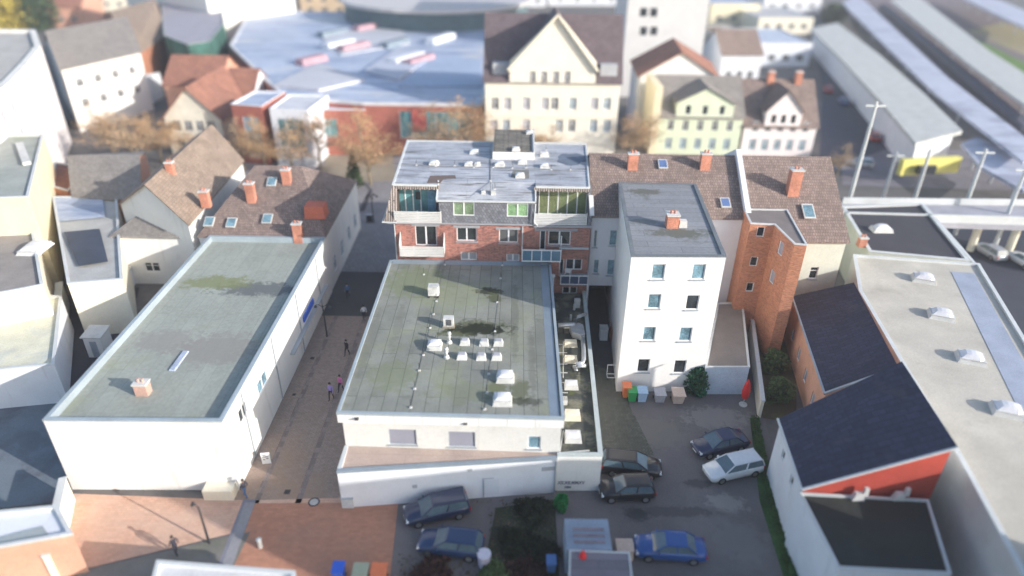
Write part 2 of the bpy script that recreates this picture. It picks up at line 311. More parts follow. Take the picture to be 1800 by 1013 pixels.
def window(parent, A, B, h, glassm=None, n=2, depth=.14, framem=None, fw=.07, sill=None, cross=False):
    L=math.hypot(B[0]-A[0],B[1]-A[1]); ux,uy=(B[0]-A[0])/L,(B[1]-A[1])/L; nx,ny=uy,-ux
    a,b,c,d=h
    def pt(u,z,dd): return (A[0]+ux*u-nx*dd, A[1]+uy*u-ny*dd, z)
    mb=MB()
    def bar(u0,u1,z0,z1,d0=None,d1=None):
        d0=depth-.075 if d0 is None else d0; d1=depth+.02 if d1 is None else d1
        poly=[pt(u0,0,d0)[:2],pt(u1,0,d0)[:2],pt(u1,0,d1)[:2],pt(u0,0,d1)[:2]]; mb.prism(poly,z0,z1)
    e=.004
    bar(a+e,a+fw,b+e,d-e); bar(c-fw,c-e,b+e,d-e); bar(a+fw,c-fw,b+e,b+fw); bar(a+fw,c-fw,d-fw,d-e)
    for k in range(1,n):
        u=a+(c-a)*k/n; bar(u-fw*.8,u+fw*.8,b+fw,d-fw)
    if cross: bar(a+fw,c-fw,b+(d-b)*.66,b+(d-b)*.66+fw*.7, depth-.07, depth-.0)
    f=mb.build('window', framem or FRAME, parent)
    g=MB(); g.face([pt(a+.01,b+.01,depth-.03),pt(c-.01,b+.01,depth-.03),pt(c-.01,d-.01,depth-.03),pt(a+.01,d-.01,depth-.03)],0,[(a,b),(c,b),(c,d),(a,d)])
    g.build('pane', glassm or GLASS_D, f)
    if sill:
        s_=MB(); poly=[pt(a-.1,0,.0)[:2],pt(a-.1,0,-.10)[:2],pt(c+.1,0,-.10)[:2],pt(c+.1,0,.0)[:2]]
        s_.prism(poly[::-1],b-.10,b-.003); s_.build('sill', sill, f)
    return f
def winpx(A, B, px, py, w_, h_, anchor='c'):
    """opening on the wall A-B centred on the point seen at px,py"""
    L=math.hypot(B[0]-A[0],B[1]-A[1]); ux,uy=(B[0]-A[0])/L,(B[1]-A[1])/L; nx,ny=uy,-ux
    d=ray(px,py); t=((A[0])*nx+(A[1])*ny)/(d.x*nx+d.y*ny); q=CAM+t*d
    u=(q.x-A[0])*ux+(q.y-A[1])*uy; return (u-w_/2,q.z-h_/2,u+w_/2,q.z+h_/2)
def rectpx(A, B, x0, y0, x1, y1):
    h1=winpx(A,B,x0,y1,0,0); h2=winpx(A,B,x1,y0,0,0); return (min(h1[0],h2[0]),h1[1],max(h1[0],h2[0]),h2[3])
def row(A, B, z, h, n, w_, m0=.8, m1=.8):
    L=math.hypot(B[0]-A[0],B[1]-A[1]); s=(L-m0-m1)/n
    return [(m0+s*(k+.5)-w_/2, z, m0+s*(k+.5)+w_/2, z+h) for k in range(n)]
def inset(poly, d):
    n=len(poly); out=[]
    for i in range(n):
        p0=Vector(poly[i-1]); p1=Vector(poly[i]); p2=Vector(poly[(i+1)%n])
        e1=(p1-p0).normalized(); e2=(p2-p1).normalized(); n1=Vector((-e1.y,e1.x)); n2=Vector((-e2.y,e2.x))
        b=(n1+n2); b/= max(.2,(b.length_squared/2)); out.append(tuple(p1+b*d))
    return out
def ccw(p):
    a=sum(p[i][0]*p[(i+1)%len(p)][1]-p[(i+1)%len(p)][0]*p[i][1] for i in range(len(p)))
    return list(p) if a>0 else list(p)[::-1]
def centre(p): return (sum(a[0] for a in p)/len(p), sum(a[1] for a in p)/len(p), 0)
def parapet_ring(parent, poly, z0, z1, wdt, m, name='parapet', out=.03, hang=.12):
    o=inset(poly,-out); i=inset(poly,wdt); mb=MB(); n=len(poly)
    for k in range(n):
        j=(k+1)%n
        mb.face([(*o[k],z1),(*o[j],z1),(*i[j],z1),(*i[k],z1)])
        mb.face([(*i[k],z1),(*i[j],z1),(*i[j],z0-.05),(*i[k],z0-.05)])
        mb.face([(*o[k],z1-hang),(*o[j],z1-hang),(*o[j],z1),(*o[k],z1)])
        mb.face([(*o[j],z1-hang),(*o[k],z1-hang),(*poly[k],z1-hang),(*poly[j],z1-hang)])
    return mb.build(name, m, parent)
def flat(name, label, poly, h, wallm, roofm, cop=None, par=.25, pw=.22, wins=None, z0=0, cat='building', sill=None, hang=.12, group=None):
    """poly: footprint; wins: {edge index:[(hole, glass, n)]}"""
    poly=list(poly); r_=root(name,label,cat,centre(poly),group)
    mb=MB(); W=[]
    for i in range(len(poly)):
        A,B=poly[i],poly[(i+1)%len(poly)]; hs=[]
        if wins and i in wins: hs=[x[0] for x in wins[i]]
        wall(mb,A,B,z0,h-.004,holes=hs)
        if wins and i in wins:
            for x in wins[i]: W.append((A,B,x))
    mb.build('wall',wallm,r_)
    rf=MB(); rf.face([(*p,h-par) for p in inset(poly,.02)]); rf.build('roof',roofm,r_)
    parapet_ring(r_,poly,h-par,h,pw,cop or COPING,hang=hang)
    for A,B,x in W: window(r_,A,B,x[0],x[1] if len(x)>1 else None,x[2] if len(x)>2 else 2,sill=sill)
    return r_
def slabq(mb, q, t=.16, mi=0):
    """sloped quad slab q=[eaveL,eaveR,ridgeR,ridgeL]"""
    q=[Vector(p) for p in q]; lu=(q[1]-q[0]).length; lv=(q[3]-q[0]).length
    mb.face(q,mi,[(0,0),(lu,0),(lu,lv),(0,lv)])
    d=Vector((0,0,-t)); b=[p+d for p in q]
    mb.face(b[::-1],mi)
    for i in range(4):
        j=(i+1)%4; mb.face([b[i],b[j],q[j],q[i]],mi)
def gabled(name, label, q, he, hr, wallm, roofm, axis='x', over=.35, wins=None, z0=0, cat='house', sill=None, hip=0.0, group=None):
    """q: front-left, front-right, back-right, back-left.  axis x: ridge parallel to the front"""
    q=list(q); r_=root(name,label,cat,centre(q),group); sh=0
    mb=MB(); W=[]
    gab = (1,3) if axis=='x' else (0,2)
    for i in range(4):
        A,B=q[i],q[(i+1)%4]; hs=[x[0] for x in wins[i]] if wins and i in wins else []
        wall(mb,A,B,z0,he,holes=hs,apex=((.5,hr-.02) if (i in gab and not hip) else None))
        if hs: W += [(A,B,x) for x in wins[i]]
    mb.build('wall',wallm,r_)
    qq = q if axis=='x' else [q[1],q[2],q[3],q[0]]
    V=[Vector((*p,he)) for p in qq]
    M0=(V[0]+V[3])/2; M1=(V[1]+V[2])/2; M0.z=M1.z=hr
    ax=(M1-M0).normalized(); 
    n0=(V[0]-V[3]).normalized(); halfw=(V[0]-V[3]).length/2; drop=(hr-he)/halfw*over
    R0=M0-ax*over; R1=M1+ax*over
    if hip: R0=M0+ax*hip; R1=M1-ax*hip
    E0=V[0]-ax*over+n0*over; E1=V[1]+ax*over+n0*over; E3=V[3]-ax*over-n0*over; E2=V[2]+ax*over-n0*over
    for e in (E0,E1,E2,E3): e.z=he-drop
    up=Vector((0,0,.12))
    rf=MB(); slabq(rf,[E0+up,E1+up,R1+up,R0+up]); slabq(rf,[E2+up,E3+up,R0+up,R1+up])
    if hip:
        for a,b,c in ((E3,E0,R0),(E1,E2,R1)):
            l=(b-a).length; rf.face([a+up,b+up,c+up],0,[(0,0),(l,0),(l/2,halfw)])
    rf.build('roof',roofm,r_)
    for A,B,x in W: window(r_,A,B,x[0],x[1] if len(x)>1 else None,x[2] if len(x)>2 else 2,sill=sill,cross=True)
    return r_
def skylight(parent, x, y, z, w_=1.1, d_=None, h=.35, dm=None, rot=0, low=.6, cm=None, dome=True):
    d_=d_ or w_; mb=MB(); mb.frus(x,y,z-.03,z+h,w_*1.22,d_*1.22,w_,d_,0,rot); mb.frus(x,y,z+h,z+h+.06,w_*1.06,d_*1.06,w_*1.06,d_*1.06,0,rot)
    c=mb.build('skylight',cm or KERBW,parent)
    g=MB(); N_=5; c_,s_=math.cos(rot),math.sin(rot)
    def hgt(a,b): return z+h+.062+ low*.35*w_*max(0,(1-a**4))*max(0,(1-b**4))
    for i in range(N_):
        for j in range(N_):
            pts=[]
            for ii,jj in ((i,j),(i+1,j),(i+1,j+1),(i,j+1)):
                a=-1+2*ii/N_; b=-1+2*jj/N_; lx,ly=a*w_*.47,b*d_*.47
                pts.append((x+lx*c_-ly*s_, y+lx*s_+ly*c_, hgt(a,b)))
            g.face(pts)
    g.build('dome',dm or DOME,c)
    return c
def chimney(parent, x, y, z0, z1, w_=.9, d_=.6, m=None, rot=0):
    mb=MB(); mb.frus(x,y,z0,z1,w_,d_,w_,d_,0,rot); mb.frus(x,y,z1+.003,z1+.12,w_+.14,d_+.14,w_+.14,d_+.14,1,rot)
    mb.cyl(x-.16,y,z1+.12,z1+.4,.1,8,0); mb.cyl(x+.16,y,z1+.12,z1+.4,.1,8,0)
    return mb.build('chimney',[m or TERRA,KERBW],parent)
def rooflight(parent, pts, m=None):
    """pts: 4 points on a sloped roof; a flush glazed rooflight"""
    v=[Vector(p) for p in pts]; n=(v[1]-v[0]).cross(v[3]-v[0]).normalized(); n = n if n.z>0 else -n
    mb=MB(); lo=[p-n*.05 for p in v]; hi=[p+n*.10 for p in v]
    for i in range(4): mb.face([lo[i],lo[(i+1)%4],hi[(i+1)%4],hi[i]])
    mb.face(hi); f=mb.build('rooflight',KERBW,parent)
    c=sum(hi,Vector())/4; g=MB(); g.face([c+(p-c)*.84+n*.01 for p in hi]); g.build('pane',m or GLASS_B,f); return f
# ================================================================ GROUND
def sheet(name, poly, z, m):
    mb=MB(); mb.face([(*p,z) for p in poly]); return structure(name, mb, m)
sheet('ground', [(-700,-100),(700,-100),(700,900),(-700,900)], -.02, CITY)
sheet('shopping_street', [(-20.8,33.0),(-11.9,33.0),(-11.9,59.5),(-20.5,59.5)], .004, PAVE)
for x0 in (-18.3,-15.3):
    gut=MB(); gut.face([(x0,33,.008),(x0+.42,33,.008),(x0+.42,59.5,.008),(x0,59.5,.008)]); structure('street_gutter', gut, mat('gutter_slabs',(.27,.22,.20),seams=(.42,.6),seamw=.02,seamcol=(.19,.15,.14)))
sheet('street_asphalt', [(-20.5,59.5),(-11.9,59.5),(-11.9,69),(-20.5,69)], .004, ASPH)
sheet('plaza', [(-46,69),(24,69),(24,109),(-46,109)], .004, PAVE_G)
sheet('park_ground', ccw(Q(0,(560,320),(695,318),(690,262),(580,255))), .008, SAND)
band=MB()
a=P(613,300);b=P(648,335);c=P(630,372)
band.face([(a[0],a[1],.012),(a[0]+.5,a[1]-.5,.012),(b[0]+.6,b[1],.012),(b[0],b[1]+.3,.012)]); band.face([(b[0],b[1]+.3,.012),(b[0]+.6,b[1],.012),(c[0]+.8,c[1],.012),(c[0],c[1],.012)])
structure('dark_paving_band', band, mat('band_stone',(.07,.065,.075)))
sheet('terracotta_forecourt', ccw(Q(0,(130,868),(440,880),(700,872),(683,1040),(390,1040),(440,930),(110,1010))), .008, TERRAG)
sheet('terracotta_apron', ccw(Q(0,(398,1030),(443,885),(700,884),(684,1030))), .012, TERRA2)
sheet('blue_grey_strip',ccw(Q(0,(428,878),(450,878),(402,1013),(376,1013))),.018,EDGEG)
sheet('grey_side_lane', ccw(Q(0,(100,1013),(440,935),(380,1060),(60,1060))), .014, mat('lane_grey',(.20,.19,.175),stain=((.13,.15,.09),.3,.5,.7,.6)))
kb=MB(); p=P(440,884); q_=P(392,1013); kb.beam((*p,.02),(*q_,.02),.7,.03); structure('kerb_strip', kb, mat('kerb_grey',(.28,.28,.30)))
sheet('parking_lot', ccw(Q(0,(690,868),(985,872),(1050,862),(1045,640),(1320,640),(1345,740),(1420,1040),(688,1040))), .006, ASPH_L)
sheet('cobbled_yard', ccw(Q(0,(1046,640),(1085,660),(1100,700),(1150,800),(1052,820))), .011, COBBLE)
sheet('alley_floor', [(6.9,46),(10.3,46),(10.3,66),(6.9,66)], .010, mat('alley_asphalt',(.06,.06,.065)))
hd=MB(); 
for t in range(14):
    y0=1013-(1013-730)*t/14; 
vg=ccw(Q(0,(1318,735),(1334,735),(1352,860),(1412,1040),(1385,1040),(1335,880)))
sheet('grass_verge', vg, .016, GRASS_B)
# manhole and gully set in the pavers
def ground_disc(name, label, cat, px, py, r, inner, ring):
    x,y=P(px,py); rt=root(name,label,cat,(x,y,0)); mb=MB()
    mb.cyl(x,y,.0,.02,r,20); mb.build('rim',ring,rt); m2=MB(); m2.cyl(x,y,.02,.03,r*.72,20); m2.build('lid',inner,rt)
ground_disc('manhole_cover','round pale manhole cover with dark rim in the brown pavers','manhole',552,883,.42,mat('pale_lid',(.5,.48,.46)),DARKMETAL)
def gully(px,py,label,s=.45):
    x,y=P(px,py); rt=root('drain_grate',label,'drain',(x,y,0)); mb=MB(); mb.box(x-s/2,x+s/2,y-s/2,y+s/2,.0,.018); mb.build('frame',mat('gully_stone',(.16,.13,.11)),rt)
    m2=MB(); 
    for k in range(6): m2.box(x-s*.4,x+s*.4,y-s*.4+k*s*.14,y-s*.4+k*s*.14+.03,.018,.03)
    m2.build('grate',DARKMETAL,rt)
gully(505,865,'square iron drain grate in the pavers left of the manhole cover')
gully(549,630,'small square drain grate halfway up the brown street',.4)
gully(517,694,'small square drain grate near the long white wall',.3)

# ================================================================ FLAT-ROOFED HALL (centre)
hall=root('flat_roofed_hall','long white hall with mossy grey felt roof, skylights and sloped front annex','building',(-4,36.5,0))
HX0,HX1,HY0,HY1,HH=-12.0,3.75,36.5,59.2,6.7
A,B=(-11.75,36.72),(3.6,36.5)
hw=[rectpx(A,B,685,756,731,781),rectpx(A,B,789,760,835,785),rectpx(A,B,927,767,951,789)]
mb=MB()
hs=[(a,b,c,d) for a,b,c,d in hw]
wall(mb,A,B,0,5.86,holes=hs,depth=.12)
wall(mb,(3.6,36.5),(3.6,59.2),0,5.86); wall(mb,(-11.75,59.2),(-11.75,36.72),0,5.86)
mb.build('wall',WHITEB,hall)
for i,h in enumerate(hw): window(hall,A,B,h,BLIND if i<2 else GLASS_B,1,depth=.12,fw=.05 if i<2 else .09,framem=GREYMETAL if i<2 else None,sill=GREYMETAL)
fa=MB(); poly=[(-12.0,36.5),(3.75,36.28),(3.75,59.2),(-12.0,59.2)]
fa.prism(poly,5.86,6.62); 
for k in range(1,8):
    x=-12+15.75*k/8; y=36.5-.22*k/8; fa.box(x-.012,x+.012,y-.008,y+.05,5.87,6.6,1)
fa.build('fascia',[WHITE_STREAK,mat('fascia_joint',(.45,.45,.43))],hall)
vt=MB()
for px,py in ((627,736),(818,744)):
    x,z=Zy(px,py,36.4); vt.box(x-.14,x+.14,36.24,36.5,z-.05,z+.05)
vt.build('fascia_vent',DARKMETAL,hall)
rf=MB(); rf.face([(*q,6.625) for q in inset(poly,.02)]); rf.build('roof',FELT,hall)
parapet_ring(hall,poly,6.62,6.78,.19,mat('blue_grey_coping',(.36,.42,.46),rough=.5,var=.1,metal=.1),hang=.2)
# wide flashing along the right edge and the back
fl=MB(); fl.face([(2.75,36.6,6.63),(3.45,36.6,6.70),(3.45,59.15,6.70),(2.75,59.15,6.63)]); fl.face([(-11.7,58.7,6.63),(2.75,58.7,6.63),(2.75,59.18,6.85),(-11.7,59.18,6.85)])
fl.build('flashing',FLASH,hall)
RZ=6.63
def on(px,py,z=RZ): return P(px,py,z)
for px,py,w_,d_,h_ in ((764,610,1.0,.95,.35),(888,666,1.12,1.0,.38),(883,706,1.15,1.0,.38)):
    x,y=on(px,py); skylight(hall,x,y,RZ,w_,d_,h_)
for px,py in ((817,604),(851,605),(876,605),(812,629),(846,630),(873,630)):
    x,y=on(px,py); mb=MB(); mb.frus(x,y,RZ-.02,RZ+.40,.82,.72,.56,.48); c=mb.build('roof_vent_cowl',KERBW,hall)
    g=MB(); g.frus(x,y,RZ+.403,RZ+.43,.46,.38,.46,.38); 
    g.build('grille',mat('grille_grey',(.42,.42,.45)),c)
for px,py,hh in ((790,603,1.05),(785,629,.95)):
    x,y=on(px,py); mb=MB(); mb.cyl(x,y,RZ-.02,RZ+.22,.26,10,0,.16); mb.cyl(x,y,RZ+.22,RZ+hh-.2,.10,10); mb.cyl(x,y,RZ+hh-.2,RZ+hh,.19,10,0,.13); mb.cyl(x,y,RZ+hh*.55,RZ+hh*.55+.07,.16,10); mb.build('vent_pipe',KERBW,hall,True)
# lightning rods
rods=[(745,483),(767,530),(756,577),(744,625),(737,652),(729,684),(722,717),(852,720),(856,691),(859,658),(865,615),(870,583),(880,490),(883,467),(782,466),(766,604),(762,553),(874,532)]
for px,py in rods:
    x,y=on(px,py); mb=MB(); mb.frus(x,y,RZ-.01,RZ+.10,.2,.2,.13,.13,0); mb.cyl(x,y,RZ+.10,RZ+.75,.018,5,1); mb.build('lightning_rod',[KERBW,DARKMETAL],hall)
cb=MB()
def cable(pts): 
    for i in range(len(pts)-1):
        a=on(*pts[i]);b=on(*pts[i+1]); cb.beam((*a,RZ+.03),(*b,RZ+.03),.018,.018)
cable([(722,717),(744,625),(756,577),(767,530),(782,466)]); cable([(852,720),(870,583),(876,532),(883,467)])
cb.build('lightning_cable',mat('cable_grey0',(.20,.20,.19)),hall)
# air conditioners on stands
x,y=on(763,519); mb=MB(); 
for dx in (-.4,.4): mb.box(x+dx-.05,x+dx+.05,y-.55,y+.55,RZ-.02,RZ+.14,1)
o8=[(x+.48*a,y+.42*b) for a,b in ((-1,-1),(.75,-1),(1,-.5),(1,.5),(.75,1),(-1,1))]
mb.prism(o8,RZ+.14,RZ+1.0); ac=mb.build('air_conditioner',[KERBW,DARKMETAL],hall)
g=MB(); g.tube([(x-.18,y-.425,RZ+.58),(x-.18,y-.435,RZ+.58)],.24,16); g.cyl(x,y,RZ+1.003,RZ+1.02,.3,16); g.build('fan_grille',mat('fan_grille',(.5,.5,.48)),ac)
x,y=on(789,574); mb=MB(); mb.box(x-.5,x+.5,y-.3,y+.25,RZ-.02,RZ+.16,1)
mb.box(x-.42,x+.42,y-.3,y+.25,RZ+.18,RZ+.95); ac=mb.build('air_conditioner',[KERBW,mat('wood_pallet',(.3,.26,.2))],hall)
g=MB()
for k in range(8): g.box(x-.2+k*.06,x-.175+k*.06,y-.315,y-.3,RZ+.28,RZ+.85)
for k in range(7): g.box(x-.2,x+.25,y-.31,y-.3,RZ+.3+k*.085,RZ+.32+k*.085)
g.build('fan_grille',DARKMETAL,ac)
# wet stains, felt repairs and painted shade with a shape of their own
def blot(parent, pts, z, m, name='stain'):
    mb=MB(); mb.face([(*P(a,b,z),z) for a,b in pts]); return mb.build(name,m,parent)
WETS=mat('wet_felt',(.07,.075,.055),rough=.7,var=.4,scale=2); WETG=mat('damp_felt',(.125,.135,.085),rough=.85,var=.4,scale=2)
def blob(parent,px0,py0,px1,py1,z,m,seed,rag=.32):
    rr=random.Random(seed); x0,y0=P(px0,py1,z);x1,y1=P(px1,py0,z); cx,cy=(x0+x1)/2,(y0+y1)/2; mb=MB(); n=26; pts=[]
    ph=[rr.uniform(0,6.28) for _ in range(4)]
    for k in range(n):
        a=2*math.pi*k/n; r=1+rag*(math.sin(2*a+ph[0])*.5+math.sin(3*a+ph[1])*.4+math.sin(5*a+ph[2])*.3+math.sin(8*a+ph[3])*.25)*.7
        pts.append((cx+(x1-x0)/2*r*math.cos(a),cy+(y1-y0)/2*r*math.sin(a),z))
    mb.face(pts); return mb.build('stain',m,parent)  # draws only the painted shade on the brick roof
# ---- front annex (wedge) : part of the hall
an=root('front_annex','low white wedge-shaped annex with pinkish felt roof along the hall front','building',(-4,35,0))
C0,C1,C2,C3=(-11.8,34.15),(3.38,35.9),(3.38,36.47),(-11.75,36.7)
mb=MB(); wall(mb,C0,C1,0,3.50,3.40); wall(mb,C1,C2,0,3.3,3.3); wall(mb,C3,C0,0,3.5); mb.build('wall',mat('annex_white_render',(.74,.76,.80),var=.05,stain=((.5,.5,.5),.6,.62,.85,.5),bump=.15),an)
rf=MB(); rf.face([(C0[0],C0[1],3.3),(C1[0],C1[1],3.3),(C2[0],C2[1],3.34),(C3[0],C3[1],3.5)]); rf.build('roof',PINKFELT,an)
mb=MB()
mb.prism([(C0[0]-.04,C0[1]-.04),(C1[0],C1[1]-.04),(C1[0],C1[1]+.24),(C0[0]-.04,C0[1]+.27)],[3.36,3.26,3.26,3.36],[3.56,3.46,3.46,3.56]); mb.build('front_coping',FLASH,an)
mb=MB(); mb.prism([(C0[0]-.04,C0[1]+.275),(C0[0]+.24,C0[1]+.275),(C3[0]+.19,C3[1]-.003),(C3[0]-.09,C3[1]-.003)],3.36,3.56); mb.build('side_coping',COPING,an)
def onw(px,py,A_,B_): h=winpx(A_,B_,px,py,0,0); L=math.hypot(B_[0]-A_[0],B_[1]-A_[1]); t=h[0]/L; return (A_[0]+(B_[0]-A_[0])*t, A_[1]+(B_[1]-A_[1])*t, h[1])
def plate(parent,name,A_,B_,px0,py0,px1,py1,m,t=.03):
    a,b,c,d=rectpx(A_,B_,px0,py0,px1,py1); L=math.hypot(B_[0]-A_[0],B_[1]-A_[1]); ux,uy=(B_[0]-A_[0])/L,(B_[1]-A_[1])/L; nx,ny=uy,-ux
    q=[(A_[0]+ux*a+nx*.004,A_[1]+uy*a+ny*.004),(A_[0]+ux*a+nx*t,A_[1]+uy*a+ny*t),(A_[0]+ux*c+nx*t,A_[1]+uy*c+ny*t),(A_[0]+ux*c+nx*.004,A_[1]+uy*c+ny*.004)]
    mb=MB(); mb.prism(q,b,d); return mb.build(name,m,parent)
plate(an,'wall_vent',C0,C1,952,820,975,828,mat('vent_grey',(.38,.40,.43)))
plate(an,'wall_vent',C0,C1,725,852,733,858,mat('vent_grey2',(.40,.42,.45)))
plate(an,'wall_vent',C0,C1,822,824,830,829,MATS['vent_grey2'])
dp=plate(an,'door_panel',C0,C1,852,842,877,870,mat('painted_door',(.68,.71,.76),var=.04))
x,y,z=onw(850,841,C0,C1); mb=MB(); mb.tube([(x,y-.06,z),(x,y-.06,.1)],.03,6); mb.tube([(x,y-.06,z),(x+.75,y+.03,z+.0)],.02,6); mb.build('wall_pipe',GREYMETAL,an)
x,y,z=onw(976,843,C0,C1); mb=MB(); mb.tube([(3.3,35.8,3.3),(3.3,35.8,.05)],.05,8); mb.build('downpipe',GREYMETAL,an)
x,y,z=onw(546,0,C0,C1); 
ub=root('utility_cabinet','small white utility cabinet standing at the left corner of the annex wall','cabinet',(-11.1,33.9,0))
x,y=P(612,893); mb=MB(); mb.box(x-.42,x+.42,y-.05,y+.36,0,.92); mb.build('case',KERBW,ub)
mb=MB(); mb.prism([(x-.46,y-.1),(x+.46,y-.1),(x+.46,y+.4),(x-.46,y+.4)],[.923,.923,.98,.98],[.96,.96,1.03,1.03]); mb.build('lid',GREYMETAL,ub)
mb=MB(); mb.box(x-.36,x+.36,y-.065,y-.05,.08,.85); mb.build('door',mat('cabinet_door',(.6,.62,.64)),ub)

# ================================================================ RIGHT STRIP ANNEX
sa=root('side_annex','narrow low white annex with dark mossy roof and domed skylights beside the hall','building',(5,36.2,0))
S0,S1,S2,S3=(3.42,36.08),(6.62,36.15),(7.35,59.2),(3.62,59.2)
mb=MB(); wall(mb,S0,S1,0,3.55); wall(mb,S1,S2,0,3.55); wall(mb,(3.42,36.25),S0,0,3.55); mb.build('wall',WHITE,sa)
rf=MB(); rf.face([(3.62,36.2,3.30),(6.55,36.2,3.30),(7.3,59.2,3.30),(3.62,59.2,3.30)]); rf.build('roof',FELT_D,sa)
mb=MB(); mb.prism([(S0[0]-.02,S0[1]-.04),(S1[0]+.04,S1[1]-.04),(S1[0]+.04,S1[1]+.2),(S0[0]-.02,S0[1]+.2)],3.40,3.62)
mb.prism([(S1[0]-.30,S1[1]+.203),(S1[0]+.04,S1[1]+.203),(S2[0]+.04,S2[1]),(S2[0]-.30,S2[1])],3.40,3.64); mb.build('parapet',mat('strip_coping',(.45,.50,.50),var=.12),sa)
SZ=3.31
for px,py,w_,d_,dm in ((1003,607,1.0,.62,DOMEY),(1003,635,.98,.62,DOMEY),(1004,680,.95,.75,DOME),(1006,733,1.05,.85,DOMEY),(1007,771,1.05,.9,DOME)):
    x,y=P(px,py,SZ); skylight(sa,x,y,SZ,w_,d_,.35,dm,low=.15,cm=(DOMEY if dm is DOMEY else KERBW))
x,y=P(999,583,SZ); mb=MB(); mb.frus(x,y,SZ-.02,SZ+.5,.8,.6,.8,.6); hb=mb.build('fan_box',mat('fan_box_dark',(.12,.11,.10)),sa); mb=MB(); mb.frus(x,y,SZ+.503,SZ+.62,.9,.5,.75,.38); mb.build('cover',DOMEY,hb)
x,y=P(989,708,SZ); mb=MB(); mb.frus(x,y,SZ-.02,SZ+.4,.7,.6,.7,.6); hb=mb.build('fan_box',KERBW,sa); mb=MB()
for k in range(5): mb.box(x-.28+k*.13,x-.22+k*.13,y-.22,y+.22,SZ+.403,SZ+.43)
mb.build('grille',mat('grille_grey2',(.35,.33,.30)),hb)
def duct(pts,rad,n=10):
    mb=MB(); mb.tube([(*P(a,b,h),h) for a,b,h in pts],rad,n); return mb.build('duct',STEEL,sa,True)
duct([(981,572,4.1),(1005,571,4.1),(1012,571,4.1)],.22)
x,y=P(1016,582,3.9); mb=MB(); mb.prism([(x-.75,y+.45),(x-.55,y-.55),(x+.2,y-1.0),(x+.55,y-.8),(x+.5,y+.7),(x+.1,y+1.0)],3.55,4.15); mb.build('air_plenum',STEEL,sa)
duct([(1024,595,3.95),(1026,615,3.9),(1026,632,3.85),(1024,638,3.8),(1014,641,3.75),(1010,645,3.55),(1010,647,3.33)],.19)
duct([(1029,647+1,3.8),(1022,648,3.8),(1015,651,3.75),(1012,657,3.6),(1012,660,3.33)],[.16,.16,.15,.15,.15]) if False else None
duct([(1030,643,3.9),(1016,643,3.9),(1012,650,3.6),(1012,652,3.32)],.17)
duct([(1030,613-1,3.9),(1025,600,3.95)],.2) if False else None
duct([(1030,553-1,3.95),(1016,557,4.0),(1011,563,3.6),(1011,566,3.33)],.16)
x,y=P(1014,540,SZ); mb=MB(); mb.box(x-.28,x+.28,y-.2,y+.2,SZ,SZ+.9); mb.cyl(x-.3,y-.5,SZ,SZ+.6,.12,8); mb.build('vent_box',KERBW,sa)
x,y=P(1003,563,SZ); mb=MB(); mb.cyl(x,y,SZ,SZ+.6,.10,8); mb.build('vent_pipe',KERBW,sa)
cb=MB()
for px,py in ((985,605),(985,620),(985,640),(985,655),(985,672),(985,690)):
    a=P(px-3,py,SZ+.1); cb.beam((*a,SZ+.08),(a[0]+.75,a[1],SZ+.08),.05,.05); 
a=P(990,600,SZ+.1);b=P(990,665,SZ+.1); cb.beam((*a,SZ+.14),(*b,SZ+.14),.05,.05)
a=P(985,798,SZ);b=P(1036,794,SZ); cb.beam((*a,SZ+.1),(*b,SZ+.1),.08,.08); a=P(990,760,SZ);b=P(984,798,SZ); cb.beam((*a,SZ+.14),(*b,SZ+.14),.06,.06)
cb.build('pipework',KERBW,sa)
# downpipe standing at the hall corner on the strip
mb=MB(); mb.tube([(3.95,57.9,5.9),(3.95,57.9,3.5),(3.95,56.5,3.42),(3.95,50.5,3.42)],.13,8); mb.tube([(3.95,57.9,6.1),(3.95,57.9,5.9)],.22,10); mb.build('rainwater_pipe',COPING,hall,True)
def text3(parent,txt,loc,size,m,shear=0.0,sx=1.0,rz=0.0,name='graffiti'):
    cu=bpy.data.curves.new(name,'FONT'); cu.body=txt; cu.size=size; cu.extrude=.004; cu.offset=.012; cu.shear=shear; cu.space_character=1.05
    t=bpy.data.objects.new('tmp',cu); COL.objects.link(t); dg=bpy.context.evaluated_depsgraph_get()
    me=bpy.data.meshes.new_from_object(t.evaluated_get(dg)); bpy.data.objects.remove(t); me.materials.clear(); me.materials.append(m)
    off=WL[parent.name]; M=Matrix.Translation(Vector(loc)-Vector(off))@Matrix.Rotation(rz,4,'Z')@Matrix.Rotation(R(90),4,'X')@Matrix.Diagonal((sx,1,1,1)); me.transform(M)
    o=bpy.data.objects.new(name,me); COL.objects.link(o); o.parent=parent; WL[o.name]=off; return o
GRAF=plain('graffiti_paint',(.17,.18,.22),.8)
x,y,z=onw(980,851,S0,S1); rz_=math.atan2(S1[1]-S0[1],S1[0]-S0[0])
text3(sa,'XII.XII.MMXV',(x,y-.02,z),.44,GRAF,.1,.74,rz_); x,y,z=onw(992,857,S0,S1); text3(sa,'FSM',(x,y-.02,z-.05),.28,GRAF,.2,.95,rz_)

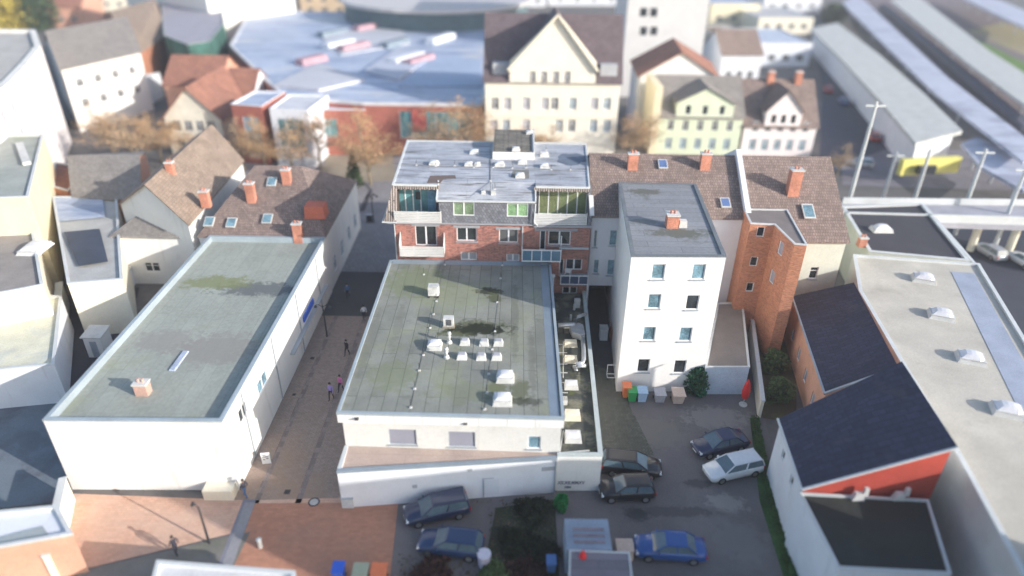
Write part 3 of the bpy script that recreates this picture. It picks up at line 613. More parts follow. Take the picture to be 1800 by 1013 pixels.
# ================================================================ BRICK BUILDING
FY=59.3
bb=root('brick_apartment_building','red brick apartment building with white balconies, slate attic and silvery flat roof','building',(-2,FY,0))
def F(px,py,Y=FY): return Zy(px,py,Y)
BX0,BX1=-11.3,7.42; ZB=10.72
A,B=(BX0,FY),(BX1,FY)
def hole(x0,y0,x1,y1): return rectpx(A,B,x0,y0,x1,y1)
wd=[(hole(803,401,838,424),GLASS_D,2),(hole(877,404,911,427),mat('net_curtain_glass',(.13,.13,.13),rough=.15),2),(hole(810,444,838,458),mat('screened_glass',(.34,.35,.38),rough=.3),2),(hole(890,447,913,460),MATS['screened_glass'],2),
    (hole(731,398,767,432),GLASS_D,2),(hole(948,406,960,440),GLASS_D,1),(hole(963,407,1004,431),GLASS_D,2),(hole(994,456,1024,475),GLASS_D,2),(hole(982,456,992,487),GLASS_D,1),(hole(988,505,1015,517),GLASS_D,2)]
mb=MB(); wall(mb,A,B,0,ZB,holes=[x[0] for x in wd],depth=.2); wall(mb,(BX0,73.2),A,0,ZB); wall(mb,B,(8.0,73.2),0,ZB); wall(mb,(8.0,73.2),(BX0,73.2),0,ZB)
mb.build('wall',BRICK,bb)
GST=mat('grey_stone_trim',(.36,.36,.38),var=.08)
for i,(h,g,n) in enumerate(wd): window(bb,A,B,h,g,n,depth=.2,fw=.09,sill=GST if i in (0,1,6) else None)
lt=MB()
for i in (0,1,4): 
    a,b,c,d=wd[i][0]; lt.box(BX0+a-.3,BX0+c+.3,FY-.03,FY+.01,d+.0,d+.24)
a,b,c,d=wd[5][0]; e=wd[6][0]; lt.box(BX0+a-.5,BX0+e[2]+.6,FY-.03,FY+.01,e[3]+.03,e[3]+.28)
lt.build('lintel',GST,bb)
# eaves band
mb=MB(); mb.box(-11.9,-9.0,FY-.25,FY+.1,10.72,10.86); mb.box(-9.0,2.0,FY-.18,FY+.1,10.72,10.83); mb.box(2.0,7.5,FY-.25,FY+.1,10.60,10.80); mb.build('eaves_band',GST,bb)
xm0,_=F(772,372); xm1,_=F(938,372); 
ZR=14.15; ZM=13.15
# main roof slab and mid dormer roof
RY=60.45
mb=MB(); mb.prism([(-11.35,RY),(xm0-.2,RY),(xm0-.2,61.6),(xm1+.15,61.6),(xm1+.15,RY),(7.1,RY),(7.85,73.0),(-11.8,73.4)],ZR-.2,ZR); 
mb.prism([(xm0-.2,59.12),(xm1+.15,59.12),(xm1+.15,61.597),(xm0-.2,61.597)],[ZM-.12,ZM-.12,ZR-.2,ZR-.2],[ZM+.02,ZM+.02,ZR,ZR]); mb.build('roof',FELT_W,bb)
ed=MB()
ed.box(-11.45,xm0-.22,RY-.06,RY+.06,ZR-.12,ZR+.07); ed.box(xm1+.17,7.15,RY-.06,RY+.06,ZR-.12,ZR+.07)
ed.prism([(-11.45,RY+.07),(-11.25,RY+.07),(-11.7,73.4),(-11.9,73.4)],ZR-.12,ZR+.09); ed.prism([(7.05,RY+.07),(7.22,RY+.07),(7.97,73.0),(7.8,73.0)],ZR-.12,ZR+.09)
ed.box(-11.9,7.9,73.41,73.55,ZR-.1,ZR+.1)
ed.beam((xm0-.2,59.1,ZM+.08),(xm0-.2,61.5,ZR+.05),.12,.12); ed.box(xm0-.2,xm1+.15,59.05,59.12,ZM-.1,ZM+.06); ed.beam((xm1+.15,59.1,ZM+.08),(xm1+.15,60.5,ZR-.3),.12,.12)
ed.build('roof_edge',COPING,bb)
# repair patches, then a blue patch of painted shade
blot(bb,[(750,322),(774,322),(780,315),(802,314),(800,308),(756,309)],ZR+.006,mat('brown_patch',(.16,.12,.105)),'felt_patch')
blot(bb,[(897,312),(930,314),(930,299),(903,298)],ZR+.008,mat('grey_patch',(.20,.20,.18)),'felt_patch')
blob(bb,980,270,1030,290,ZR+.007,mat('bluish_roof_shade',(.14,.17,.22),var=.3),31,.3)  # bluish shade on the roof, put into the colour
# attic: slate front with windows
A2,B2=(xm0,59.25),(xm1,59.25)
ws=[rectpx(A2,B2,797,355,834,379),rectpx(A2,B2,891,358,929,381)]
mb=MB(); wall(mb,A2,B2,10.84,13.04,holes=ws,depth=.1); wall(mb,(xm0,61.5),A2,10.84,13.7,13.04); wall(mb,B2,(xm1,61.5),10.84,13.04,13.7)
mb.build('slate_wall',SLATE,bb)
window(bb,A2,B2,ws[0],GLASS_G,2,depth=.1,fw=.09); window(bb,A2,B2,ws[1],glass('green_blind_glass',(.26,.42,.22),.2),2,depth=.1,fw=.09)
# loggias
def loggia(x0,x1,gx,gz1,panes,gm,bal0,bal1):
    mb=MB(); mb.box(x0,x1,59.4,61.5,10.84,10.92); mb.build('loggia_floor',mat('loggia_floor_grey',(.30,.30,.30)),bb)
    GA,GB=(gx[0],61.45),(gx[1],61.45); H_=(0.03,10.95,gx[1]-gx[0]-.03,gz1)
    mb=MB(); wall(mb,(x0,61.5),(gx[0],61.5),10.92,13.9) if gx[0]-x0>.15 else None; wall(mb,(gx[1],61.5),(x1,61.5),10.92,13.9) if x1-gx[1]>.15 else None
    wall(mb,(x0,61.5),(x1,61.5),gz1,13.9); mb.build('loggia_wall',SLATE,bb)
    f=window(bb,GA,GB,H_,gm,panes,depth=.05,fw=.07)
    # tiled strip above
    s=MB(); a=Vector((x0-.1,RY-.12,13.70)); b=Vector((x1+.05,RY-.12,13.70)); c=Vector((x1+.05,RY-.02,ZR-.02)); d=Vector((x0-.1,RY-.02,ZR-.02))
    s.face([a,b,c,d],0,[(0,0),(b.x-a.x,0),(b.x-a.x,.5),(0,.5)]); s.face([(a.x,61.5,13.66),(b.x,61.5,13.66),b,a][::-1],0)
    s.build('tile_strip',PANTILE,bb)
    m2=MB(); n=7
    for k in range(n): m2.box(bal0,bal1,FY-.16,FY-.10,10.86+k*.165,10.86+k*.165+.115)
    for t in (0,.5,1): xx=bal0+(bal1-bal0)*t; m2.box(xx-.04,xx+.04,FY-.10,FY-.05,10.84,12.05)
    m2.build('balcony_parapet',SLATW,bb)
g0,_=F(699,350,61.5); g1,_=F(767,350,61.5); loggia(-11.0,xm0-.05,(g0,g1),13.35,5,GLASS_T,F(693,375)[0],F(775,375)[0])
g2,_=F(946,365,61.5); g3,_=F(1031,365,61.5); loggia(xm1+.1,7.1,(g2,g3),13.35,5,glass('green_curtain_wide',(.17,.23,.13),.12),F(939,385)[0],F(1031,385)[0])
# coloured door panels inside left loggia
m2=MB(); gx=g0+(g1-g0)*.78; m2.box(gx,g1-.05,61.36,61.38,11.0,13.25); m2.build('blue_panel',GLASS_SKY,bb)
m2=MB(); m2.box(g0+(g1-g0)*.47,g0+(g1-g0)*.60,61.35,61.37,12.3,13.1); m2.build('dark_pane',GLASS_D,bb)
# curtain strips right loggia
m2=MB()
for k in range(34):
    xx=g2+.1+(g3-g2-.2)*k/34; 
    if k%7!=6: m2.box(xx,xx+.055,61.44,61.45,11.2,13.25)
m2.build('curtain',mat('olive_curtain',(.30,.33,.15),var=.3),bb)
# left tiled slope and right slate cheek
s=MB()
s.face([(-12.25,59.05,10.85),(-11.0,59.05,10.85),(-11.0,RY-.14,13.70),(-11.4,RY-.1,ZR-.03)],0,[(0,0),(1.25,0),(1.25,3.4),(.85,3.6)])
s.face([(-12.75,73.2,10.85),(-12.25,59.05,10.85),(-11.4,RY-.1,ZR-.03),(-11.85,73.2,ZR-.03)],0,[(0,0),(14,0),(12.7,3.4),(0,3.4)])
s.face([(-11.0,59.05,10.85),(-11.0,61.5,10.85),(-11.0,61.5,13.7),(-11.0,RY-.14,13.70)],0)
s.build('side_roof_slope',PANTILE,bb)
s=MB(); s.prism([(7.1,59.2),(7.45,59.2),(7.45,61.6),(7.1,61.6)],10.84,[11.2,11.2,13.9,13.9]); s.build('slate_cheek',SLATE,bb)
s=MB(); s.prism([(7.2,59.0),(7.62,59.0),(7.62,60.9),(7.2,60.9)],[11.9,11.9,13.1,13.1],[12.0,12.0,13.2,13.2]); s.build('cheek_cover',SLATW,bb)
gt=MB(); gt.tube([(-12.8,73,10.9),(-12.35,59.0,10.9),(-11.0,58.98,10.9)],.08,6); gt.build('gutter',COPING,bb); gt=MB(); gt.tube([(xm1+.15,59.0,13.0),(xm1+.05,59.0,11.2),(xm1+.4,58.98,10.8)],.06,6); gt.build('downpipe',COPING,bb); gt=MB()
x,_=F(918,430); gt.tube([(x,59.2,10.6),(x,59.2,7.0)],.055,6); gt.build('downpipe',COPING,bb); gt=MB(); gt.tube([(-11.3,59.2,10.8),(-11.3,59.2,6.9)],.05,6); gt.build('downpipe',COPING,bb)
# lower balconies
def slat_balcony(x0,x1,z0,z1,dep,slats=6):
    mb=MB(); mb.box(x0,x1,FY-dep,FY-.004,z0-.14,z0); mb.build('balcony_slab',SLATW,bb)
    m2=MB(); hh=(z1-z0)/slats
    for k in range(slats): m2.box(x0,x1,FY-dep-.05,FY-dep,z0+k*hh,z0+k*hh+hh*.70)
    for t in (0,.33,.66,1): xx=x0+(x1-x0)*t; m2.box(xx-.035,xx+.035,FY-dep,FY-dep+.05,z0-.12,z1)
    m2.build('balcony_parapet',SLATW,bb)
    m3=MB()
    for xx in (x0,x1): m3.prism([(xx-.03,FY-dep),(xx+.03,FY-dep),(xx+.03,FY-.004),(xx-.03,FY-.004)],z0,[z1,z1,z1+.95,z1+.95])
    m3.build('side_screen',SLATW,bb)
x0,_=F(706,440); x1,_=F(782,440); slat_balcony(x0,x1,7.85,8.85,1.1)
# bench and pots are out of sight; glass balcony
x0=F(917,452)[0]; x1=F(985,452)[0]; dep=.9; z0=7.45
mb=MB(); mb.box(x0,x1,FY-dep,FY-.004,z0-.14,z0); mb.build('balcony_slab',GREYMETAL,bb)
m2=MB()
for k in range(5): xx=x0+.04+(x1-x0-.08)*k/4; m2.box(xx-.04,xx+.04,FY-dep-.04,FY-dep+.04,z0-.1,z0+1.05)
m2.box(x0,x1,FY-dep-.05,FY-dep+.05,z0+1.0,z0+1.1); m2.box(x0,x1,FY-dep-.05,FY-dep+.05,z0-.18,z0-.08); m2.box(x0-.04,x0+.04,FY-dep,FY-.01,z0+1.0,z0+1.08); m2.box(x1-.04,x1+.04,FY-dep,FY-.01,z0+1.0,z0+1.08); m2.box(x1-.05,x1+.05,FY-.1,FY-.01,z0+1.0,z0+2.2)
rl=m2.build('balcony_railing',FRAME,bb); m3=MB(); m3.box(x0+.05,x1-.05,FY-dep-.01,FY-dep+.01,z0-.07,z0+1.0); m3.build('glass_panel',glass('smoky_blue_panel',(.10,.20,.28),.15,.2),rl)
# lower right balcony, glazed rail and porch
x0=F(983,497)[0]; x1=F(1031,497)[0]; z0=5.55; dep=1.1
mb=MB(); mb.box(x0,x1,FY-dep,FY-.004,z0-.16,z0); mb.build('balcony_slab',GST,bb)
m2=MB()
for k in range(4): xx=x0+.04+(x1-x0-.08)*k/3; m2.box(xx-.03,xx+.03,FY-dep-.03,FY-dep+.03,z0-.6,z0+.3)
m2.box(x0,x1,FY-dep-.035,FY-dep+.035,z0+.28,z0+.35); m2.box(x0,x1,FY-dep-.035,FY-dep+.035,z0-.66,z0-.58)
m2.box(x1-.05,x1+.03,FY-dep-.04,FY-dep+.04,3.35,z0-.16); m2.box(x1-.03,x1+.03,FY-dep,FY-.01,z0+.28,z0+.34)
rl=m2.build('balcony_railing',FRAME,bb); m3=MB(); m3.box(x0+.05,x1-.05,FY-dep-.01,FY-dep+.01,z0-.57,z0+.27); m3.build('glass_panel',glass('dark_blue_panel',(.04,.07,.13),.15,.2),rl)
mb=MB(); mb.box(F(982,450)[0],BX1-.05,FY-.3,FY-.004,8.35,8.45); mb.build('canopy',COPING,bb)
# roof top things
for px,py,s_ in ((763,289,.85),(824,291,.75),(839,291,.55),(834,269,.85),(878,291,.85),(918,287,.8),(957,294,.8),(914,311,.8),(957,274,.8)):
    x,y=P(px,py,ZR); skylight(bb,x,y,ZR,s_,s_,.22,low=.4)
for px,py in ((732,291),(766,293),(799,292),(833,295),(837,293),(867,295),(901,296),(924,296),(969,299),(1003,299),(870,278),(905,278),(939,279),(862,319),(870,333),(862,262),(960,265)):
    x,y=P(px,py,ZR); mb=MB(); mb.frus(x,y,ZR-.01,ZR+.10,.2,.2,.13,.13,0); mb.cyl(x,y,ZR+.10,ZR+.6,.018,5,1); mb.build('lightning_rod',[KERBW,DARKMETAL],bb)
cb=MB()
def cab(pts):
    for i in range(len(pts)-1):
        a=P(*pts[i],ZR);b=P(*pts[i+1],ZR); cb.beam((*a,ZR+.03),(*b,ZR+.03),.05,.04)
cab([(690,288),(766,293),(867,295),(969,299),(1030,302)]); cab([(862,262),(862,340)]); cb.build('lightning_cable',mat('cable_grey',(.2,.2,.2)),bb)
for px,py in ((850,340),(867,341)):
    x,y=P(px,py,ZR-.6); z=ZR-.62; mb=MB(); mb.frus(x,y,z-.25,z+.35,.45,.35,.4,.3); mb.build('roof_vent_cowl',KERBW,bb)
x0,y0=P(866,280,ZR); x1,_=P(939,281,ZR); mb=MB(); yb=y0+6.6
mb.prism([(x0,y0),(x1,y0),(x1,yb),(x0,yb)],ZR-.01,[ZR+.75,ZR+.75,ZR+1.05,ZR+1.05]); sh=mb.build('stair_head',WHITE_STREAK,bb)
mb=MB(); mb.prism([(x0+.02,y0+.15),(x1-.25,y0+.15),(x1-.25,yb),(x0+.02,yb)],[ZR+.76,ZR+.76,ZR+1.06,ZR+1.06],[ZR+.84,ZR+.84,ZR+1.14,ZR+1.14]); mb.build('stair_head_roof',FELT_BOX,sh)
mb=MB(); mb.prism([(x1-.1,y0),(x1+.08,y0),(x1+.08,yb),(x1-.1,yb)],[ZR+.755,ZR+.755,ZR+1.05,ZR+1.05],[ZR+.98,ZR+.98,ZR+1.3,ZR+1.3]); mb.build('stair_head_coping',KERBW,sh)
for px,py in ((907,262),(931,236)):
    x,y=P(px,py,ZR+1.0); skylight(bb,x,y,ZR+ (.88 if py>250 else 1.05),.7,.7,.2,low=.3)
# white plastic chairs on the balcony
def plastic_chair(name,label,loc,rz,group=None):
    t=root(name,label,'chair',(0,0,0)); 
    s=MB(); s.prism([(-.24,-.22),(.24,-.22),(.22,.22),(-.22,.22)],.42,.46); s.build('seat',FRAME,t)
    b=MB(); 
    for k in range(7): x=-.2+k*.0667; b.beam((x,.21,.46),(x*1.05,.30,.88-.06*abs(k-3)/3),.035,.02)
    b.beam((-.21,.30,.83),(.21,.30,.83),.05,.05); b.build('backrest',FRAME,t)
    for sx in (-1,1):
        a=MB(); a.beam((sx*.24,-.22,.64),(sx*.23,.24,.66),.05,.03); a.beam((sx*.24,-.22,.42),(sx*.24,-.22,.64),.04,.03); a.build('armrest',FRAME,t)
        for sy in (-1,1): l=MB(); l.beam((sx*.21,sy*.19,.42),(sx*.26,sy*.24,0),.04,.04); l.build('leg',FRAME,t)
    t.location=loc; t.rotation_euler=(0,0,rz); return t
ch=plastic_chair('plastic_chair','white plastic garden chair on the lower right brick balcony',(F(997,485)[0],58.75,5.55),R(180-15))
ch.scale=(1.15,1.15,1.15)
FELT_LL=mat('grey_green_hall_felt', (.33,.35,.31), rough=.92, var=.1, scale=.6, seams=(8,1.0), seamw=.018, seamcol=(.25,.26,.24), cell=.06, rot=R(90), stain=((.28,.30,.19),.12,.55,.68,.6),
  spots=[(2.5,4.5,4.5,1.4,(.10,.11,.12),.8),(-2.0,5.6,3.5,1.4,(.20,.22,.10),.8),(2,-5,3.6,2.4,(.25,.235,.22),.7),(-2.5,-4,3,1.8,(.255,.24,.225),.6)])
# ================================================================ NEIGHBOURING BUILDINGS
def onplane(px,py,p0,n):
    d=ray(px,py); n=Vector(n); t=(Vector(p0)-CAM).dot(n)/d.dot(n); return CAM+t*d
def rlight(parent,px,py,w_,l_,p0,p1,p2,m=None):
    n=(Vector(p1)-Vector(p0)).cross(Vector(p2)-Vector(p0)).normalized(); n=n if n.z>0 else -n
    c=onplane(px,py,Vector(p0)+n*.15,n); u=Vector((0,0,1)).cross(n).normalized(); v=n.cross(u)
    return rooflight(parent,[c-u*w_/2-v*l_/2,c+u*w_/2-v*l_/2,c+u*w_/2+v*l_/2,c-u*w_/2+v*l_/2],m)
def gridw(A,B,floors,n,w_,h_,g=None,m0=.8,m1=.8,nn=2): 
    out=[]
    for z in floors: out += [(h,g or GLASS_D,nn) for h in row(A,B,z,h_,n,w_,m0,m1)]
    return out
# ---- left flat hall
_a,_b,_c=P(75,738,6.6),P(390,740,6.6),P(571,417,6.6)
LP=[_a,_b,(_b[0],_c[1]),(_a[0],_c[1])]; LX=_b[0]; LY=_c[1]
w1=[(winpx(LP[1],LP[2],462,672,2.2,1.2),GLASS_B,2),(winpx(LP[1],LP[2],428,724,1.6,1.2),GLASS_D,2)]
lh=flat('white_flat_roofed_hall','wide white hall with grey green flat roof and one brick chimney left of the street',LP,6.6,WHITE,FELT_LL,MATS['blue_grey_coping'],par=.6,pw=.28,wins={1:w1})
x,y=P(253,690,6.1); chimney(lh,x,y,6.0,6.95,.9,.7,mat('pinkish_chimney',(.52,.33,.27)))
mb=MB(); x,y=P(315,635,6.01); mb.frus(x,y,6.01,6.12,.5,2.6,.4,2.5); mb.build('roof_ridge_light',BLUEROOF,lh)
pass
mb=MB(); mb.box(LX-2.2,LX-.1,_b[1]-1.0,_b[1]-.01,0,.9); mb.build('entrance_porch',CREAM,lh)
m=MB(); m.box(LX+.01,LX+.14,54,57.5,2.7,3.3); m.build('shop_sign',BLUEP,lh); m=MB(); m.box(LX+.01,LX+.4,49.5,62,2.2,2.3); m.build('awning',GREYMETAL,lh)
for yy in (39,46,53,60):
    m=MB(); m.tube([(LX+.08,yy,6.4),(LX+.08,yy,.1)],.05,6); m.build('downpipe',GREYMETAL,lh)
# ---- brown gabled house behind it
q=[(-33,LY+.15),(LX-.1,LY+.15),(LX-.2,81),(-33,81)]
bh=gabled('brown_roofed_house','large house with patchy brown tiled roof and white gable behind the flat grey green hall',q,6.4,11.2,WHITE,TILE_B,'x',.12,hip=4.0,wins={1:gridw(q[1],q[2],[1.2],4,1.4,1.8,GLASS_B)})
pl=((-33,LY,6.5),(-20,LY,6.5),(-20,(LY+81)/2,11.3))
n_=(Vector(pl[1])-Vector(pl[0])).cross(Vector(pl[2])-Vector(pl[0]))
for px,py,h_ in ((443,352,1.9),(505,320,1.4),(525,418,1.6),(362,355,1.2)):
    c=onplane(px,py,pl[0],n_); chimney(bh,c.x,c.y,c.z-.6,c.z+h_,.9,.7)
for px,py in ((478,320),(407,392),(368,390),(470,385)): rlight(bh,px,py,1.0,1.2,*pl,m=GLASS_B)
c=onplane(556,372,pl[0],n_); mb=MB(); mb.frus(c.x,c.y,c.z-.5,c.z+.9,2.2,1.8,2.0,1.6); mb.build('red_dormer',mat('orange_red_felt',(.55,.16,.10)),bh)
# ---- tan roofed long house + grey tiled white house
q=Q(8,(212,358),(330,392),(425,282),(338,245))
th=gabled('tan_roofed_house','long house with sandy tan tiled roof running away towards the square',q,8,11.2,WHITE,TILE_T,'y',.3)
mb=MB(); a=P(383,262,8.5); mb.frus(a[0],a[1],8,9.6,1.8,1.5,1.6,1.3); mb.build('dormer',WHITE,th); chimney(th,*P(300,300,11),9.6,11.9,.8,.6)
fy=65.5; x0=Zy(226,500,fy)[0]; x1=Zy(335,500,fy)[0]
q=[(x0,fy),(x1,fy),(x1+.8,fy+12),(x0+1.5,fy+12)]
wh=gabled('white_grey_tiled_house','white house with low grey hipped tile roof left of the flat grey green hall',q,5.9,8.0,WHITE,TILE_G,'x',.3,hip=2.5,wins={0:[(winpx(q[0],q[1],268,470,1.6,1.1),GLASS_D,2)]})
# ---- left cluster
cy=flat('cream_walled_block','block with mottled grey roof and sunlit cream side wall at the left edge',Q(11,(-150,352),(49,345),(76,236),(-120,236)),11,CREAM2,mat('mottled_grey_roof',(.34,.36,.33),stain=((.26,.30,.20),.15,.5,.65,.7)),COPING)
mb=MB(); a=P(35,255,10.8); b=P(48,290,10.8); mb.beam((*a,10.95),(*b,10.95),.8,.35); mb.build('roof_light_strip',KERBW,cy)
of=flat('orange_brick_house','small round orange brick end of a house beside the cream side wall',Q(6,(92,328),(120,335),(138,315),(135,290),(95,285)),6,ORANGEB,TILE_R,COPING)
q=Q(6,(130,345),(245,352),(255,268),(135,275)); gabled('plum_roofed_house','house with dark brown roof in front of the orange trees on the left',q,6,8.5,PEACHW,TILE_G,'x',.3)
st=flat('strip_roof_annex','narrow annex with brown grey roof and two bright rooflights at the left edge',Q(7,(-30,520),(75,500),(48,345),(-30,348)),7,CREAM,mat('brown_grey_felt',(.30,.27,.25)),COPING)
for px,py in ((42,402),(62,438)): skylight(st,*P(px,py,6.8),6.75,1.8,2.4,.3)
dg=flat('dark_glazed_annex','grey roofed annex with large dark glass roof panel left of the white tiled house',Q(6,(118,498),(215,490),(205,345),(92,345)),6,CREAM,mat('light_grey_felt',(.42,.42,.41)),COPING)
mb=MB(); mb.face([(*p,6.02) for p in Q(6.02,(138,468),(190,460),(175,402),(112,408))]); mb.build('glass_roof_panel',glass('black_panel',(.02,.02,.035),.4),dg)
mb=MB(); mb.face([(*p,5.9) for p in Q(5.9,(100,390),(185,382),(180,345),(95,345))]); mb.build('glazed_strip',BLUEROOF,dg)
flat('cream_roofed_shed','low shed with bright cream roof at the left edge below the brown grey annex',Q(4,(-40,652),(95,640),(108,520),(-40,510)),4,COOLWHITE,mat('cream_membrane',(.66,.64,.50),stain=((.40,.45,.48),.35,.5,.68,.6)),COPING)
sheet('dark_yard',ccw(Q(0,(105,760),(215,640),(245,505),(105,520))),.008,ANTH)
sheet('shaded_yard',ccw(Q(0,(-60,900),(120,880),(105,640),(-60,650))),.006,mat('yard_shade_blue_grey',(.16,.19,.22),stain=((.10,.10,.12),.2,.5,.65,.8)))  # blue tone of the shade is put into the yard colour
rw=root('yard_wall','tall pale boundary wall between the cream shed and the dark yard','wall',(*P(112,690),0)); mb=MB(); a=P(110,700);b=P(118,535); mb.beam((*a,1.3),(*b,1.3),.5,2.6); mb.build('panel',COOLWHITE,rw); mb=MB(); mb.beam((*a,2.65),(*b,2.65),.7,.1); mb.build('coping',COPING,rw)
sh=root('white_shed','small white box shed standing in the dark yard','shed',(*P(180,620),0)); x,y=P(180,620); mb=MB(); mb.box(x-.8,x+.8,y-.8,y+.8,0,2.2); mb.build('wall',WHITE,sh); mb=MB(); mb.prism([(x-.95,y-.95),(x+.95,y-.95),(x+.95,y+.95),(x-.95,y+.95)],[2.203,2.203,2.4,2.4],[2.3,2.3,2.5,2.5]); mb.build('roof',KERBW,sh); mb=MB(); mb.box(x-.3,x+.3,y-.84,y-.803,.05,1.8); mb.build('door',GREYMETAL,sh)
g2=root('garage_pair','pair of low white garages behind the dark yard','garage',(*P(175,515),0)); a=P(125,520);b=P(225,510); mb=MB(); mb.beam((a[0],a[1]+2,1.1),(b[0],b[1]+2,1.1),3.5,2.2); mb.build('wall',COOLWHITE,g2)
mb=MB(); mb.beam((a[0]-.2,a[1]+2,2.27),(b[0]+.2,b[1]+2,2.27),3.8,.12); mb.build('roof',KERBW,g2)
bw=root('cream_boundary_wall','cream boundary wall running from the corner of the white hall along the terracotta paving','wall',(*P(125,900),0)); a=P(128,880);b=P(100,1020); mb=MB(); mb.beam((*a,1.1),(*b,1.1),.35,2.2); mb.build('panel',CREAM,bw); mb=MB(); mb.beam((*a,2.25),(*b,2.25),.5,.1); mb.build('coping',COPING,bw)
bx=flat('white_parapet_building','low building with white framed grey roof in the bottom left corner',Q(3.6,(-80,975),(127,938),(100,888),(-80,905)),3.6,PEACHW,COOLWHITE,COPING)
mb=MB(); mb.face([(*p,3.42) for p in Q(3.42,(-5,960),(85,940),(75,925),(-5,945))]); mb.build('roof_hatch',mat('hatch_grey',(.33,.37,.38)),bx)
flat('white_edge_roof','low building with plain white roof cut off by the bottom edge',Q(3,(280,990),(512,1008),(512,1060),(262,1060)),3,COOLWHITE,mat('white_membrane',(.62,.62,.63)),COPING)
# ---- white apartment block on the right
WP=[(9.35,47.8),(16.85,48.0),(18.0,63.6),(10.35,63.6)]
ww=[]
for px,py in ((1157,478),(1228,478),(1150,530),(1217,532),(1141,587),(1205,588),(1131,643),(1195,645)):
    ww.append((winpx(WP[0],WP[1],px,py,1.05,1.4),[GLASS_B,GLASS_D][(px,py) in ((1217,532),(1131,643),(1195,645))],1))
ab=flat('white_apartment_block','four storey white apartment block with slate grey flat roof and orange chimney',WP,13.5,mat('white_block_render',(.78,.76,.73),var=.04,stain=((.55,.55,.54),.3,.62,.85,.4)),FELT_G,mat('dark_flashing',(.16,.18,.20)),par=.12,pw=.3,wins={0:ww},sill=GREYMETAL)
x,y=P(1180,398,13.4); chimney(ab,x,y,13.37,14.5,1.0,.9)
mb=MB(); mb.frus(x+.95,y,13.37,14.0,.7,.6,.6,.5); mb.build('vent_cowl',KERBW,ab)
sx=flat('brown_roofed_annex','low annex with brown roof and pale blue garage front right of the white apartment block',Q(3.0,(1240,645),(1318,645),(1306,532),(1262,532)),3.0,mat('pale_blue_wall',(.52,.60,.70)),mat('grey_brown_felt',(.21,.185,.17)),COPING,par=.1,pw=.15)
# ---- row of brown roofed houses
RX1=Zy(1309,380,60.2)[0]
R1=[(7.6,60.2),(RX1,60.2),(RX1+1.2,75),(8.1,75)]
A,B=R1[0],R1[1]
rr=root('brown_row_house','white row house with long brown tiled roof and passage opening right of the brick building','house',(12,60.2,0))
hs=[rectpx(A,B,1042,405,1051,435),rectpx(A,B,1070,405,1086,432),rectpx(A,B,1042,457,1054,481),rectpx(A,B,1066,457,1082,484)]
mb=MB(); wall(mb,A,B,3.7,11.5,holes=hs,depth=.16); wall(mb,B,R1[2],0,11.5,apex=(.5,15)); wall(mb,R1[2],R1[3],0,11.5); wall(mb,R1[3],A,0,11.5,apex=(.5,15))
xp0,xp1=Zy(1034,520,60.2)[0],Zy(1079,520,60.2)[0]
mb.box(A[0],xp0,60.2,60.6,0,3.7); mb.box(xp1,B[0],60.2,60.6,0,3.7); mb.face([(xp0,60.2,3.7),(xp1,60.2,3.7),(xp1,70,3.7),(xp0,70,3.7)]); 
mb.build('wall',mat('lilac_white_render',(.66,.66,.70),var=.05),rr)
mb=MB(); mb.face([(xp0,60.6,0),(xp0,70,0),(xp0,70,3.7),(xp0,60.6,3.7)]); mb.face([(xp1,60.6,0),(xp1,70,0),(xp1,70,3.7),(xp1,60.6,3.7)]); mb.face([(xp0,70,0),(xp1,70,0),(xp1,70,3.7),(xp0,70,3.7)]); mb.build('passage',mat('passage_void_dark',(.05,.035,.03)),rr)  # darkness of the passage is put into its side and back colour
for h in hs: window(rr,A,B,h,GLASS_B,1,depth=.16,fw=.06,sill=GREYMETAL)
E0,E1,K0,K1=Vector((7.5,59.9,11.45)),Vector((RX1,59.9,11.45)),Vector((7.7,67.6,15.1)),Vector((RX1+.6,67.6,15.1))
mb=MB(); slabq(mb,[E0,E1,K1,K0]); slabq(mb,[Vector((RX1+1.2,75.3,11.45)),Vector((8.0,75.3,11.45)),K0,K1]); mb.build('roof',TILE_B,rr)
n_=(E1-E0).cross(K0-E0)
for px,py,h_ in ((1111,296,1.5),(1238,296,1.5)):
    c=onplane(px,py,E0,n_); chimney(rr,c.x,c.y,c.z-.6,c.z+h_,1.0,.6)
for px,py in ((1165,289),(1275,357)): rlight(rr,px,py,.9,1.2,E0,E1,K0,m=glass('bright_blue_glass',(.11,.17,.34),.25,.2))
mb=MB(); mb.face([(*Vector(p[:2]),p[2]) for p in [(K0.x+.1,67.3,15.0),(K0.x+2.6,67.4,15.0),(K0.x+2.6,66.2,14.5),(K0.x+.1,66.2,14.5)]]); 
# firewall
mb=MB(); yy=[59.7,67.6,75.5]; 
for k in range(2):
    y0,y1=yy[k],yy[k+1]; z0_,z1_=(11.3,15.0) if k==0 else (15.0,11.3); xa,xb=RX1+(y0-60)*.07,RX1+(y1-60)*.07
    mb.prism([(xa-.05,y0),(xa+.45,y0),(xb+.45,y1),(xb-.05,y1)],[z0_-1,z0_-1,z1_-1,z1_-1],[z0_+.75,z0_+.75,z1_+.75,z1_+.75])
mb.build('fire_wall',COOLWHITE,rr)
X2=RX1+.5; X3=Zy(1490,418,58.6)[0]
R2=[(X2,58.6),(X3,58.6),(X3+1,76.5),(X2+1.3,76.5)]
r2=gabled('brown_corner_house','pale sage house with wide brown tiled roof and tall orange chimney near the railway',R2,9.9,15.0,SAGE,TILE_B,'x',.25,wins={0:[(winpx(R2[0],R2[1],1430,480,.8,1.3),GLASS_D,1)]},sill=GREYMETAL)
pa=(Vector((X2,58.6,10.05)),Vector((X3,58.6,10.05)),Vector((X2,67.5,15.15))); n_=(pa[1]-pa[0]).cross(pa[2]-pa[0])
